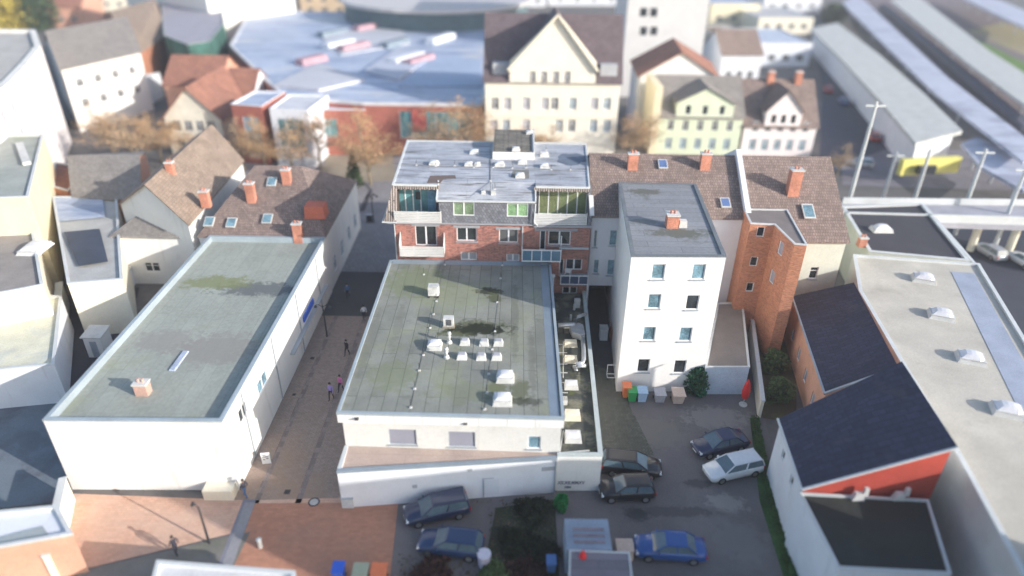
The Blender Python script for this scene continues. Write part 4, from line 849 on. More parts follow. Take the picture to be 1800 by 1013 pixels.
c=onplane(1392,338,pa[0],n_); chimney(r2,c.x,c.y,c.z-.8,c.z+2.3,1.1,.9); rlight(r2,1421,372,1.1,1.7,*pa)
# orange wing
ow=Q(9.3,(1316,402),(1360,402),(1398,432),(1420,432)); ow=[ow[0],ow[1],ow[2],ow[3],(ow[3][0]+.3,59.5),(ow[0][0],59.5)]
ow=Q(12.2,(1320,392),(1362,394),(1397,428),(1419,430)); ow=[(ow[0][0]+.3,60.6)]+ow+[(ow[3][0]+.9,60.6)]
wi={1:[(winpx(ow[1],ow[2],1337,408,.7,1.0),GLASS_D,1),(winpx(ow[1],ow[2],1325,460,.7,1.0),GLASS_D,1),(winpx(ow[1],ow[2],1318,505,.7,1.0),GLASS_D,1)],
    2:[(winpx(ow[2],ow[3],1372,437,.9,1.3),BLIND,1),(winpx(ow[2],ow[3],1357,487,.9,1.3),BLIND,1)]}
flat('orange_stair_wing','orange brick stair wing with canted corner projecting from the sage corner house',ow,12.2,ORANGEB,mat('wing_felt',(.22,.19,.18)),COPING,par=.1,pw=.12,wins=wi,sill=None)
# shed-roofed pair
def shed(name,label,q,hl,hr,wm,rm,cm,over=.2,front=None,wins=None):
    r_=root(name,label,'building',centre(q)); mb=MB(); z=[hl,hr,hr,hl]
    for i in (1,2,3) if front else range(4):
        wall(mb,q[i],q[(i+1)%4],0,z[i],z[(i+1)%4],holes=[w_[0] for w_ in (wins or {}).get(i,[])])
    mb.build('wall',wm,r_)
    if front: m2=MB(); wall(m2,q[0],q[1],0,z[0],z[1]); m2.build('gable_wall',front,r_)
    for i,l in (wins or {}).items():
        for w_ in l: window(r_,q[i],q[(i+1)%4],w_[0],w_[1],w_[2])
    o=inset(q,-over); m3=MB(); slabq(m3,[Vector((*o[0],z[0]+.14)),Vector((*o[1],z[1]+.14)),Vector((*o[2],z[2]+.14)),Vector((*o[3],z[3]+.14))],.14); m3.build('roof',rm,r_)
    m4=MB(); m4.beam((*o[0],z[0]+.16),(*o[1],z[1]+.16),.14,.12); m4.beam((*o[3],z[3]+.16),(*o[0],z[0]+.16),.14,.12); m4.build('verge_trim',cm,r_)
    return r_
q1=[P(1452,692,4.6),P(1572,645,7.6),P(1497,500,7.6),P(1396,526,4.6)]
L1=(q1[3],q1[0])
shed('dark_roofed_outbuilding','long outbuilding with dark blue grey roof and peach orange side wall',q1,4.6,7.6,PEACHW,NAVYR,GREYMETAL,wins={3:[(h,BLIND,1) for h in row(q1[3],q1[0],1.4,1.3,4,.9)]})
q2=[P(1412,860,5.3),P(1675,786,9.0),P(1582,642,9.0),P(1372,742,5.3)]
s2=shed('red_gabled_building','large shed roofed building with dark blue grey roof, red gable and white side wall',q2,5.3,9.0,COOLWHITE,NAVYR,COPING,front=REDWALL,wins={3:[(h,GLASS_D,1) for h in row(q2[3],q2[0],3.6,.8,2,.6)]})
q3=Q(5.1,(1407,866),(1632,878),(1672,1008),(1474,998))
f3=flat('black_roofed_extension','low extension with black roof in front of the red gable',ccw(q3),5.1,COOLWHITE,mat('black_green_felt',(.028,.032,.030),stain=((.045,.055,.04),.4,.55,.7,.6)),COPING,par=.15,pw=.12)
for px in (1508,1580):
    q_=Zy(px,868,(q3[0][1]+q3[1][1])/2+.3); x,y=P(px,868,5.3); mb=MB(); mb.frus(x,y-.1,4.95,5.5,.8,.4,.45,.3); mb.frus(x+.4,y-.1,5.3,5.9,.3,.25,.25,.2); mb.build('vent_hood',KERBW,f3)
q4=Q(7.3,(1500,447),(1722,463),(1830,640),(1990,1000),(1830,1080),(1800,1013),(1684,800),(1592,650),(1510,510))
gr=flat('gravel_roofed_building','big building with pale gravel roof and scattered white rooflights along the right edge',ccw(q4),7.3,mat('grey_rendered_wall',(.50,.49,.47),var=.08),GRAVEL,COPING,par=.2,pw=.3)
for px,py in ((1623,492),(1654,556),(1706,632),(1770,724)): skylight(gr,*P(px,py,7.15),7.1,1.7,1.3,.35,rot=-.35)
mb=MB(); mb.face([(*p,7.13) for p in Q(7.13,(1672,478),(1712,480),(1830,690),(1830,800))]); mb.build('blue_felt_strip',mat('blue_felt',(.33,.37,.46)),gr)
an6=flat('anthracite_roofed_hall','low hall with charcoal flat roof and one white rooflight below the railway masts',ccw(Q(6,(1480,362),(1622,357),(1705,458),(1528,442))),6,SAGE,ANTH,COPING,par=.2,pw=.35)
skylight(an6,*P(1549,404,5.9),5.8,1.9,1.2,.3); chimney(an6,*P(1514,430,6),5.8,6.8,.8,.7)
# ---- garden strip between
gw=root('garden_wall','narrow pale wall separating the car park from the overgrown garden strip','wall',(*P(1335,650),0)); mb=MB(); a=P(1312,548);b=P(1334,735); mb.beam((*a,.9),(*b,.9),.25,1.8); mb.build('panel',CREAM,gw); mb=MB(); mb.beam((*a,1.83),(*b,1.83),.36,.06); mb.build('coping',COPING,gw)
sheet('garden_soil',ccw(Q(0,(1318,545),(1340,735),(1400,745),(1400,540))),.012,mat('garden_soil_mat',(.09,.075,.045),stain=((.12,.13,.05),.4,.5,.6,.8)))

# ================================================================ BEYOND THE SQUARE
def fx(px,Y,py=200): return Zy(px,py,Y)[0]
# town hall
TY=108.0; x0,x1=fx(853,TY),fx(1086,TY)
TA,TB=(x0,TY),(x1,TY)
tw=gridw(TA,TB,[1.0],1,.1,.1)[:0]
for pys,lst,hh in ((183,(870,892,925,958,975,1007,1045,1067),1.9),(222,(868,890,925,983,1005,1043,1067),2.0)):
    for px in lst: tw.append((winpx(TA,TB,px,pys,1.15,hh),[GLASS_D,BLIND,GLASS_B][px%3],2))
th2=root('cream_town_hall','tall cream town hall with steep brown roof and big central gable on the square','building',(centre([TA,TB])[0],TY,0))
mb=MB(); wall(mb,TA,TB,0,12.9,holes=[t[0] for t in tw],depth=.25); D=16
wall(mb,TB,(x1+.8,TY+D),0,12.9,apex=(.5,21.4)); wall(mb,(x1+.8,TY+D),(x0,TY+D),0,12.9); wall(mb,(x0,TY+D),TA,0,12.9,apex=(.5,21.4))
gx0,gx1,gxm=fx(895,TY),fx(1042,TY),fx(973,TY); GA,GB=(gx0,TY-.35),(gx1,TY-.35)
gw_=[(winpx(GA,GB,px,137,.95,1.9),GLASS_D,2) for px in (936,956,977,997)]
wall(mb,GA,GB,12.7,15.9,holes=[t[0] for t in gw_],depth=.25)
mb.face([(gx0-.0,TY-.35,15.9),(gx1,TY-.35,15.9),(gxm+1.0,TY-.35,21.8),(gxm,TY-.35,22.6),(gxm-1.0,TY-.35,21.8)],0,[(0,16),(13,16),(7,22),(6.5,22.5),(6,22)])
mb.prism([(gx0,TY-.34),(gx1,TY-.34),(gx1,TY-.01),(gx0,TY-.01)],12.7,12.75)
mb.face([(gx0,TY-.35,12.7),(gx0,TY-.01,12.7),(gx0,TY-.01,16),(gx0,TY-.35,16)]); mb.face([(gx1,TY-.35,12.7),(gx1,TY-.35,16),(gx1,TY-.01,16),(gx1,TY-.01,12.7)])
mb.build('wall',mat('cream_town_wall',(.78,.74,.63),var=.05),th2)
for A_,B_,l in ((TA,TB,tw),(GA,GB,gw_)):
    for t in l: window(th2,A_,B_,t[0],t[1],2,depth=.25,fw=.1,cross=True)
rm=MB(); slabq(rm,[Vector((x0-.3,TY-.3,12.7)),Vector((x1+.3,TY-.3,12.7)),Vector((x1+.7,TY+8,21.6)),Vector((x0-.3,TY+8,21.6))]); slabq(rm,[Vector((x1+1,TY+D+.3,12.7)),Vector((x0-.3,TY+D+.3,12.7)),Vector((x0-.3,TY+8,21.6)),Vector((x1+.7,TY+8,21.6))]); rm.build('roof',TILE_D,th2)
rm=MB(); ap=22.55
slabq(rm,[Vector((gx0-.6,TY-.7,14.2)),Vector((gx0-.6,TY+4,14.2)),Vector((gxm,TY+9,ap)),Vector((gxm,TY-.7,ap))]); slabq(rm,[Vector((gx1+.6,TY-.7,14.2)),Vector((gx1+.6,TY+4,14.2)),Vector((gxm,TY+9,ap)),Vector((gxm,TY-.7,ap))]); rm.build('gable_roof',TILE_D,th2)
mb=MB(); mb.beam((gx0-.3,TY-.75,14.6),(gxm,TY-.75,ap+.1),.35,.35); mb.beam((gx1+.3,TY-.75,14.6),(gxm,TY-.75,ap+.1),.35,.35); mb.box(x0,x1,TY-.2,TY-.002,12.4,12.75); mb.box(x0,x1,TY-.12,TY-.002,7.2,7.4); mb.build('cornice',CREAM,th2)
for px in (880,1065):
    xx=fx(px,TY); m2=MB(); m2.box(xx-1.3,xx+1.3,TY+.6,TY+3,13.3,15.3); m2.build('dormer',mat('dormer_zinc',(.45,.46,.48)),th2)
# grey tower
Y=150; A,B=(fx(1097,Y,80),Y),(fx(1236,Y,80),Y)
gt_=flat('grey_concrete_tower','pale grey windowless tower block cut off by the top edge',[A,B,(B[0]+2,Y+18),(A[0],Y+18)],33,GREYW,FELT_G,COPING,wins={0:[(winpx(A,B,px,py,1.6,1.8),GLASS_D,1) for px,py in ((1131,22),(1149,22),(1131,55),(1149,55))]})
Y=122; q=[(fx(1118,Y),Y),(fx(1252,Y),Y),(fx(1258,Y)+1,Y+13),(fx(1118,Y)+.5,Y+13)]
c_=gabled('dark_roofed_house','house with dark left and orange right roof slope in front of the grey tower',q,10.8,14.8,WHITE,TILE_R,'y',.4,wins={0:gridw(q[0],q[1],[3,7.2],4,1.1,1.7)})
# green and pink houses
Y=112.0
def villa(name,label,pxl,pxr,he,hr,wm,rm,gpx,gtop,n,dep=14):
    A,B=(fx(pxl,Y),Y),(fx(pxr,Y),Y)
    r_=gabled(name,label,[A,B,(B[0]+.8,Y+dep),(A[0]+.8,Y+dep)],he,hr,wm,rm,'x',.35,wins={0:gridw(A,B,[1.0],n,1.1,1.9,GLASS_B)+gridw(A,B,[4.2],n,1.0,1.7)})
    ga,gb=fx(gpx[0],Y),fx(gpx[1],Y); m=(ga+gb)/2; mb=MB(); G0,G1=(ga,Y-.15),(gb,Y-.15); hs=row(G0,G1,he+.35,1.5,max(2,n-2),.9,.5,.5)
    wall(mb,G0,G1,he-.3,he+2.4,holes=hs,depth=.12,apex=(.5,gtop)); 
    for xx in (ga,gb): mb.face([(xx,Y-.15,he-.3),(xx,Y+4.5,he-.3),(xx,Y+4.5,he+2.4),(xx,Y-.15,he+2.4)])
    mb.build('gable_wall',wm,r_)
    for h in hs: window(r_,G0,G1,h,GLASS_D,1,depth=.12)
    rr_=MB(); slabq(rr_,[Vector((ga-.35,Y-.5,he+2.3)),Vector((ga-.35,Y+6,he+2.3)),Vector((m,Y+6,gtop+.15)),Vector((m,Y-.5,gtop+.15))]); slabq(rr_,[Vector((gb+.35,Y-.5,he+2.3)),Vector((gb+.35,Y+6,he+2.3)),Vector((m,Y+6,gtop+.15)),Vector((m,Y-.5,gtop+.15))]); rr_.build('gable_roof',rm,r_)
    return r_,A,B
v1,A,B=villa('pale_green_villa','pale green villa with brown roof and wide low central gable',1160,1308,6.6,11.6,PALEGREEN,TILE_G,(1188,1288),11.3,5)
mb=MB(); mb.box(A[0]-1.2,A[0]-.02,Y-.3,Y+9,0,11.4); mb.build('fire_wall',CREAM2,v1)
v2,A,B=villa('pinkish_white_villa','pinkish white villa with brown roof and narrow tall dormer gable',1313,1442,5.3,11.2,PINKW,TILE_B,(1347,1410),11.0,5)
for px in (1358,1407):
    xx=fx(px,Y+6,130); chimney(v2,xx,Y+6.5,10.4,12.6,1.1,.9)
# shopping centre
FRED=mat('faded_red_metal',(.42,.27,.31)); DGLZ=mat('dull_roof_glazing',(.20,.25,.30))
MY=110.0
mp=Q(8,(560,180),(660,172)); 
poly=[(fx(640,MY),MY),(fx(850,MY),MY),(fx(850,MY)+.2,MY+95),(fx(850,MY)-70,MY+95),(fx(640,MY)-38,MY+45),(fx(640,MY)-14,MY+3.5)]
gA,gB=poly[0],poly[1]
mall=flat('brick_shopping_centre','sprawling red brick shopping centre with pale blue roof beyond the square',poly,8.6,REDB,BLUEROOF,mat('white_edge',(.6,.6,.62)),par=.25,pw=.5,wins={0:[(rectpx(gA,gB,705,198,829,243),GLASS_T,6)],4:[],5:[]},hang=.5)
x,z=Zy(737,212,MY); mb=MB(); mb.box(x-1.2,x+1.2,MY-.06,MY-.01,z-1.8,z+1.6); mb.build('poster',mat('red_poster',(.50,.12,.10),var=.4,scale=3),mall)
for px,py,l,rz,mm in ((716,105,6,.45,COOLWHITE),(737,108,5,.45,FRED),(596,80,5,.5,COOLWHITE),(622,84,5,.5,FRED),(548,108,4,.5,FRED),(775,70,6,.4,COOLWHITE),(695,78,5,.45,DGLZ),(645,50,5,.5,FRED),(585,60,5,.5,DGLZ)):
    x,y=P(px,py,8.6); c_,s_=math.cos(-rz),math.sin(-rz); mb=MB(); mb.frus(x,y,8.3,9.5,2.4,l*1.7,2.0,l*1.6,0,-rz*1.1); mb.build('roof_monitor',mm,mall)
x0,x1=fx(418,107),fx(474,107)
t1=flat('red_brick_pavilion','narrow red brick tower with pale roof left of the glazed box',[(x0,105),(x1,104),(x1+1,113),(x0+1,113)],9.4,REDB,BLUEROOF,COOLWHITE,wins={0:[((1.6,1,4.3,7.5),GLASS_SKY,2)]})
x0,x1=fx(481,105),fx(548,105)
t2=flat('glazed_box_building','white framed box building with one large teal window on the square',[(x0,103.5),(x1,103),(x1+1,112),(x0+.5,112)],9.2,COOLWHITE,mat('pale_roof',(.55,.56,.60)),COOLWHITE,wins={0:[((.9,3.2,x1-x0-.9,7.6),GLASS_T,3)]})
x0,x1=fx(552,109),fx(640,109)
flat('red_brick_link','low red brick link building between the glazed box and the shopping centre',[(x0,109),(x1,109.5),(x1,114),(x0-8,116)],7.6,REDB,BLUEROOF,COOLWHITE,wins={0:[((.8,3,3.5,6),GLASS_T,2)]})
# round roof
x,y=P(748,22,13); rd=root('round_roofed_hall','round hall with flat pale grey roof at the top edge','building',(x,y+30,0)); rr_=26; cx_,cy_=x,y+rr_
mb=MB(); mb.cyl(cx_,cy_,0,12.6,rr_-1,40); mb.build('wall',mat('dark_teal_glass',(.10,.15,.17)),rd); mb=MB(); mb.cyl(cx_,cy_,12.6,13.4,rr_,40); mb.build('roof',mat('pale_grey_roof',(.52,.50,.50),var=.05),rd)
# big white hall
A,B=P(383,100),P(528,76); n_=Vector((B[1]-A[1],-(B[0]-A[0]))).normalized()
hp=[A,B,(B[0]-n_.x*45,B[1]-n_.y*45),(A[0]-n_.x*45,A[1]-n_.y*45)]
wb=flat('big_white_hall','huge plain white windowless hall at the top of the picture',hp,15,mat('bright_white_wall',(.82,.80,.74),var=.03),mat('white_roof',(.6,.6,.6)),COPING)
gp=Q(11,(288,62),(330,78),(368,72),(394,40),(384,-20),(280,-20))
gb_=ccw(gp); flat('green_glass_building','dark building with green glass bands between the orange house and the white hall',gb_,11,mat('dark_green_cladding',(.045,.12,.10),var=.5,scale=.5),mat('grey_lilac_roof',(.34,.33,.37)),mat('grey_band',(.35,.37,.38)))
# cream house left of the red pavilion, and reddish roofs behind
Y=108; A,B=(fx(287,Y),Y),(fx(386,Y),Y)
gabled('cream_gabled_house','cream house with front gable and reddish brown roof on the far side of the square',[A,B,(B[0]+1,Y+15),(A[0]-1,Y+15)],6.3,11.0,mat('cream_grey_wall',(.66,.62,.52)),TILE_R,'y',.5,wins={0:gridw(A,B,[1,4.0],4,1.2,1.7)})
for i,(a,b,c,d,lab) in enumerate(((300,395,126,9,'reddish roofed house directly behind the cream gabled house'),(395,445,118,8.5,'small pale house with reddish roof between the cream gabled house and the brick pavilion'))):
    A,B=(fx(a,c),c),(fx(b,c),c); gabled('reddish_roofed_house',lab,[A,B,(B[0],c+12),(A[0],c+12)],d-2,d+2,PEACHW if i==0 else COOLWHITE,TILE_R,'x',.3,wins={0:gridw(A,B,[3.5],3,1.1,1.5)})
# white curved building
cp=Q(16,(-90,215),(-20,172),(20,140),(50,108),(72,80),(62,52),(-150,50))
cw={}
for i in (0,1,2,3): 
    A,B=cp[i],cp[i+1]; l=math.hypot(B[0]-A[0],B[1]-A[1]); cw[i]=gridw(A,B,[1.5,5.2,8.8,12.2],max(1,int(l/3.4)),1.7,1.6,BLIND,.4,.4)
cb_=flat('white_curved_building','white four storey building with a curved window front at the left edge',cp,16,mat('white_pink_render',(.84,.78,.76),var=.04),mat('warm_grey_roof',(.44,.42,.39)),mat('bright_coping',(.72,.70,.66)),wins=cw,par=.5,pw=.9)
q=Q(11,(108,122),(246,92),(218,45),(82,72))
gabled('grey_roofed_white_house','white house with grey roof between the curved building and the orange house',q,11,15,WHITE,TILE_G,'x',.4,wins={0:gridw(q[0],q[1],[4,7.5],4,1.4,1.5)})
q=Q(9,(236,100),(292,62),(270,10),(180,25))
gabled('orange_walled_house','house with bright orange side wall and brown roof near the top left',q,9,13.5,ORANGEB,TILE_T,'x',.4)
A,B=P(135,215),P(255,190)
flat('pale_blue_arcade','low pale arcade with blue grey roof below the grey roofed white house',[A,B,(B[0],B[1]+9),(A[0],A[1]+9)],5,COOLWHITE,mat('blue_grey_roof2',(.34,.38,.45)),COPING,wins={0:gridw(A,B,[.6],5,2.2,2.4,GLASS_B,nn=1)})
# distant fill along the top
rf_=random.Random(5)
far=[((-15,15),100,'yellowish far house with garden behind at the top left corner',12,CREAM2,TILE_T),((150,235),8,'far brown roofed house at the top edge above the orange house',11,CREAM,TILE_R)]
def fbox(px0,px1,py,dep,h,wm,rm,name,label,n=3,rot=0,ax=None):
    A,B=P(px0,py),P(px1,py+rot)
    if ax: 
        l=math.hypot(B[0]-A[0],B[1]-A[1]); n_=Vector((B[1]-A[1],-(B[0]-A[0]))).normalized()
        return gabled(name,label,[A,B,(B[0]-n_.x*dep,B[1]-n_.y*dep),(A[0]-n_.x*dep,A[1]-n_.y*dep)],h,h+dep*.3,wm,rm,ax,.4,wins={0:gridw(A,B,[1.5+3.4*k for k in range(max(1,int(h/3.6)))],n,1.4,1.7)})
    n_=Vector((B[1]-A[1],-(B[0]-A[0]))).normalized()
    return flat(name,label,[A,B,(B[0]-n_.x*dep,B[1]-n_.y*dep),(A[0]-n_.x*dep,A[1]-n_.y*dep)],h,wm,rm,COPING,wins={0:gridw(A,B,[1.5+3.4*k for k in range(max(1,int(h/3.6)))],n,1.8,1.6)})
fbox(-30,70,52,25,9,CREAM,TILE_T,'far_tan_house','tan roofed far house behind the white curved building',3,ax='x')
fbox(75,150,48,16,6,PEACHW,TILE_R,'far_red_house','small far house with reddish roof near the dark trees at the top left',3,ax='x')
fbox(175,250,20,30,10,CREAM,TILE_T,'far_brown_house','wide brown roofed far house behind the orange walled house',3,ax='x')
fbox(530,640,30,40,9,mat('tan_far_wall',(.55,.42,.28)),mat('far_blue_roof',(.45,.50,.60)),'far_blue_hall','pale blue roofed far hall between the white hall and the round hall',4)
fbox(855,960,12,40,9,COOLWHITE,mat('far_white_roof',(.60,.62,.66)),'far_white_hall','white far hall above the left side of the town hall roof',4)
fbox(965,1092,10,40,8,COOLWHITE,MATS['far_blue_roof'],'far_pale_hall','pale blue roofed far hall above the right side of the town hall roof',4)
fbox(1245,1330,45,22,7,CREAM2,BLUEROOF,'far_navy_building','blue roofed far building right of the grey tower',3)
fbox(1245,1310,100,14,6,CREAM,TILE_T,'far_tan_building','tan far building between the grey tower and the station road',3)
fbox(1262,1330,150,14,7,COOLWHITE,TILE_B,'far_brown_building','brown roofed building behind the gap between the two villas',3,ax='x')
fbox(1330,1425,60,25,5,CREAM,mat('far_grey_roof',(.45,.45,.46)),'far_grey_hall','grey roofed far hall near the station canopy',4)
fbox(1310,1420,118,22,6,COOLWHITE,MATS['far_blue_roof'],'far_lilac_hall','pale blue roofed hall behind the pinkish white villa',4)
fbox(1340,1440,22,30,6,COOLWHITE,MATS['far_white_roof'],'far_top_hall','white roofed far hall at the top edge left of the tracks',4)
# ================================================================ STATION SIDE
sheet('station_road',ccw(Q(0,(1440,300),(1600,300),(1600,262),(1560,215),(1500,130),(1462,85),(1430,90),(1446,150))),.006,mat('blue_asphalt',(.07,.075,.10)))
sheet('track_bed',ccw(Q(0,(1470,-15),(1700,-15),(1990,180),(1990,330),(1830,330))),.004,BALLAST)
sheet('embankment_grass',ccw(Q(0,(1672,62),(1712,66),(1900,160),(1900,215))),.02,GRASS)
sheet('far_field',ccw(Q(0,(1700,55),(1900,140),(1900,60),(1760,40))),.018,mat('dry_field',(.30,.25,.15),stain=((.2,.24,.08),.05,.5,.6,.8)))
sheet('lower_road',ccw(Q(0,(1600,395),(1900,400),(1990,800),(1850,700),(1722,465))),.006,mat('dark_road',(.05,.055,.075)))
sheet('forecourt',ccw(Q(0,(1480,325),(1900,340),(1900,265),(1560,262),(1480,290))),.008,mat('forecourt_grey',(.21,.20,.23),stain=((.13,.12,.13),.06,.5,.6,.7)))
def canopy(name,label,pts,h,rm,posts=6,t=.5,walls=None):
    q=Q(h,*pts); r_=root(name,label,'platform roof' ,centre(q)); mb=MB(); mb.prism(ccw(q),h-t,h); mb.build('roof',rm,r_)
    n=len(q)//2
    for k in range(posts):
        f=(k+.5)/posts; a=Vector(q[0]).lerp(Vector(q[-1]),.5); b=Vector(q[n-1]).lerp(Vector(q[n]),.5); c=a.lerp(b,f); m=MB(); m.cyl(c.x,c.y,0,h-t,.2,6); m.build('post',GREYMETAL,r_)
    if walls: m=MB(); m.prism(inset(ccw(q),1.0),0,h-t-.004); m.build('wall',walls,r_)
    return r_
GRR=mat('canopy_grey',(.46,.47,.46),var=.1); BLR=mat('canopy_blue_grey',(.44,.47,.56),var=.1,streak=((.3,.32,.4),.1,.3,.5,.6))
sn=canopy('station_building','long station building with pale grey roof and yellow end front',[(1610,252),(1545,175),(1480,105),(1425,50),(1472,40),(1545,95),(1625,165),(1692,230)],6,GRR,2,.6,COOLWHITE)
a,b=P(1592,262,5.5),P(1700,262,5.5); mb=MB(); mb.beam((a[0],a[1],2.6),(b[0]+.4,b[1]+1.5,2.6),1.0,2.4); mb.build('yellow_front',YELP,sn); mb=MB(); mb.beam((a[0]+2.2,a[1]-.9,2.6),(a[0]+5.0,a[1]-.6,2.6),.7,1.3); mb.build('front_window',GLASS_D,sn)
canopy('platform_canopy','pale blue platform roof nearest to the station building',[(1800,285),(1640,160),(1480,5),(1508,-10),(1668,138),(1830,262)],5.5,BLR,8)
canopy('platform_canopy','long grey platform roof beyond the dark train track',[(1830,205),(1700,110),(1565,0),(1610,-10),(1740,90),(1850,160)],5.5,GRR,8)
canopy('platform_canopy','thin pale platform roof along the top right corner',[(1830,62),(1740,20),(1680,-10),(1720,-14),(1770,5),(1840,35)],5.5,BLR,6)
canopy('station_shelter','curved pale shelter roof at the end of the platforms',[(1800,335),(1720,290),(1690,252),(1720,240),(1760,262),(1830,300)],4,BLR,3)
def train(label,pts,col):
    q=Q(3.8,*pts); r_=root('train',label,'train',centre(q)); a=(Vector(q[0])+Vector(q[1]))/2; b=(Vector(q[2])+Vector(q[3]))/2; n=6
    for k in range(n):
        c=a.lerp(b,k/n); d=a.lerp(b,(k+.97)/n); m=MB(); m.beam((c.x,c.y,2.2),(d.x,d.y,2.2),2.9,2.8); m.beam((c.x,c.y,3.7),(d.x,d.y,3.7),2.3,.2,0); m.build('carriage',col,r_)
        m=MB(); m.beam((c.x,c.y,2.5),(d.x,d.y,2.5),2.94,.8); m.build('window_band',GLASS_D,r_)
train('long dark train standing between the two pale platform roofs',[(1812,232),(1812,215),(1560,8),(1545,8)],mat('train_dark',(.10,.10,.13)))
# railway viaduct deck and masts
vq=Q(5,(1474,388),(1900,400),(1900,362),(1480,358)); vd=root('railway_footbridge','pale grey elevated walkway crossing in front of the station forecourt','bridge',centre(vq)); mb=MB(); mb.prism(ccw(vq),4.4,5.0); mb.build('deck',mat('deck_grey',(.36,.36,.40)),vd)
mb=MB(); a,b=P(1474,386,5),P(1900,398,5); mb.beam((*a,5.5),(*b,5.5),.25,1.0); mb.build('parapet',COPING,vd)
mb=MB(); a,b=P(1480,358,5),P(1900,362,5); mb.beam((*a,5.4),(*b,5.4),.2,.8); mb.build('parapet',COPING,vd)
for k in range(5): x,y=P(1520+k*70,376,5); m=MB(); m.cyl(x,y,0,4.4,.45,8); m.build('pier',CREAM,vd)
for i,(a,b,lab) in enumerate((((1478,405),(1500,170),'tall thin lattice mast by the brown corner house'),((1548,362),(1580,268),'short pale mast left of the grey forecourt'),((1600,372),(1632,262),'slim pale mast in the middle of the forecourt'),((1678,412),(1745,262),'thick pale mast with crossarm at the bend of the walkway'),((1745,440),(1792,292),'rightmost pale mast beside the parked cars'))):
    Y_=P(a[0],a[1],0)[1]; x,z=Zy(b[0],b[1],Y_); x0=P(*a)[0]; m=root('railway_mast',lab,'mast',(x0,Y_,0)); 
    z=min(z,17); mb=MB(); mb.tube([(x0,Y_,0),(x0,Y_,z)],[.28,.18],6); mb.build('pole',COPING,m); mb=MB(); mb.box(x0-1.2,x0+1.2,Y_-.08,Y_+.08,z-.6,z-.4); mb.build('crossarm',COPING,m)
dgd=root('edge_barrier','long pale edge barrier running diagonally beside the charcoal roof','barrier',(*P(1660,440),0)); mb=MB(); a,b=P(1622,362,5.5),P(1715,470,5.5); mb.beam((*a,5.2),(*b,5.2),.3,1.1); mb.beam((a[0],a[1],2.3),(b[0],b[1],2.3),.2,4.6); mb.build('panel',COPING,dgd)

# mall roof fields at slightly different heights and tones
for i,(pts,c) in enumerate((([(560,60),(700,40),(720,75),(600,95)],(.50,.51,.55)),([(700,150),(845,150),(845,105),(760,95)],(.36,.43,.56)),([(480,150),(560,110),(640,140),(560,158)],(.50,.50,.54)),([(640,125),(700,85),(760,100),(700,140)],(.46,.48,.56)))):
    m=MB(); m.prism(ccw(Q(8.7,*pts)),8.3,8.55+.12*i); m.build('roof_field',mat('roof_field_%d'%i,c,var=.1,scale=.3,rough=.6),mall)
# unseen monopitch building added past the lower right corner to shade the car park
shed('added_shade_hall','tall pale hall with steep single pitch roof added out of view to shade the car park',[(27.8,23.8),(27.8,8),(33,8),(33,23.8)],12.6,21.8,GREYW,FELT_G,COPING,over=.1,wins={0:[(h,GLASS_D,2) for h in row((27.8,23.8),(27.8,8),9,1.8,5,1.4)]})
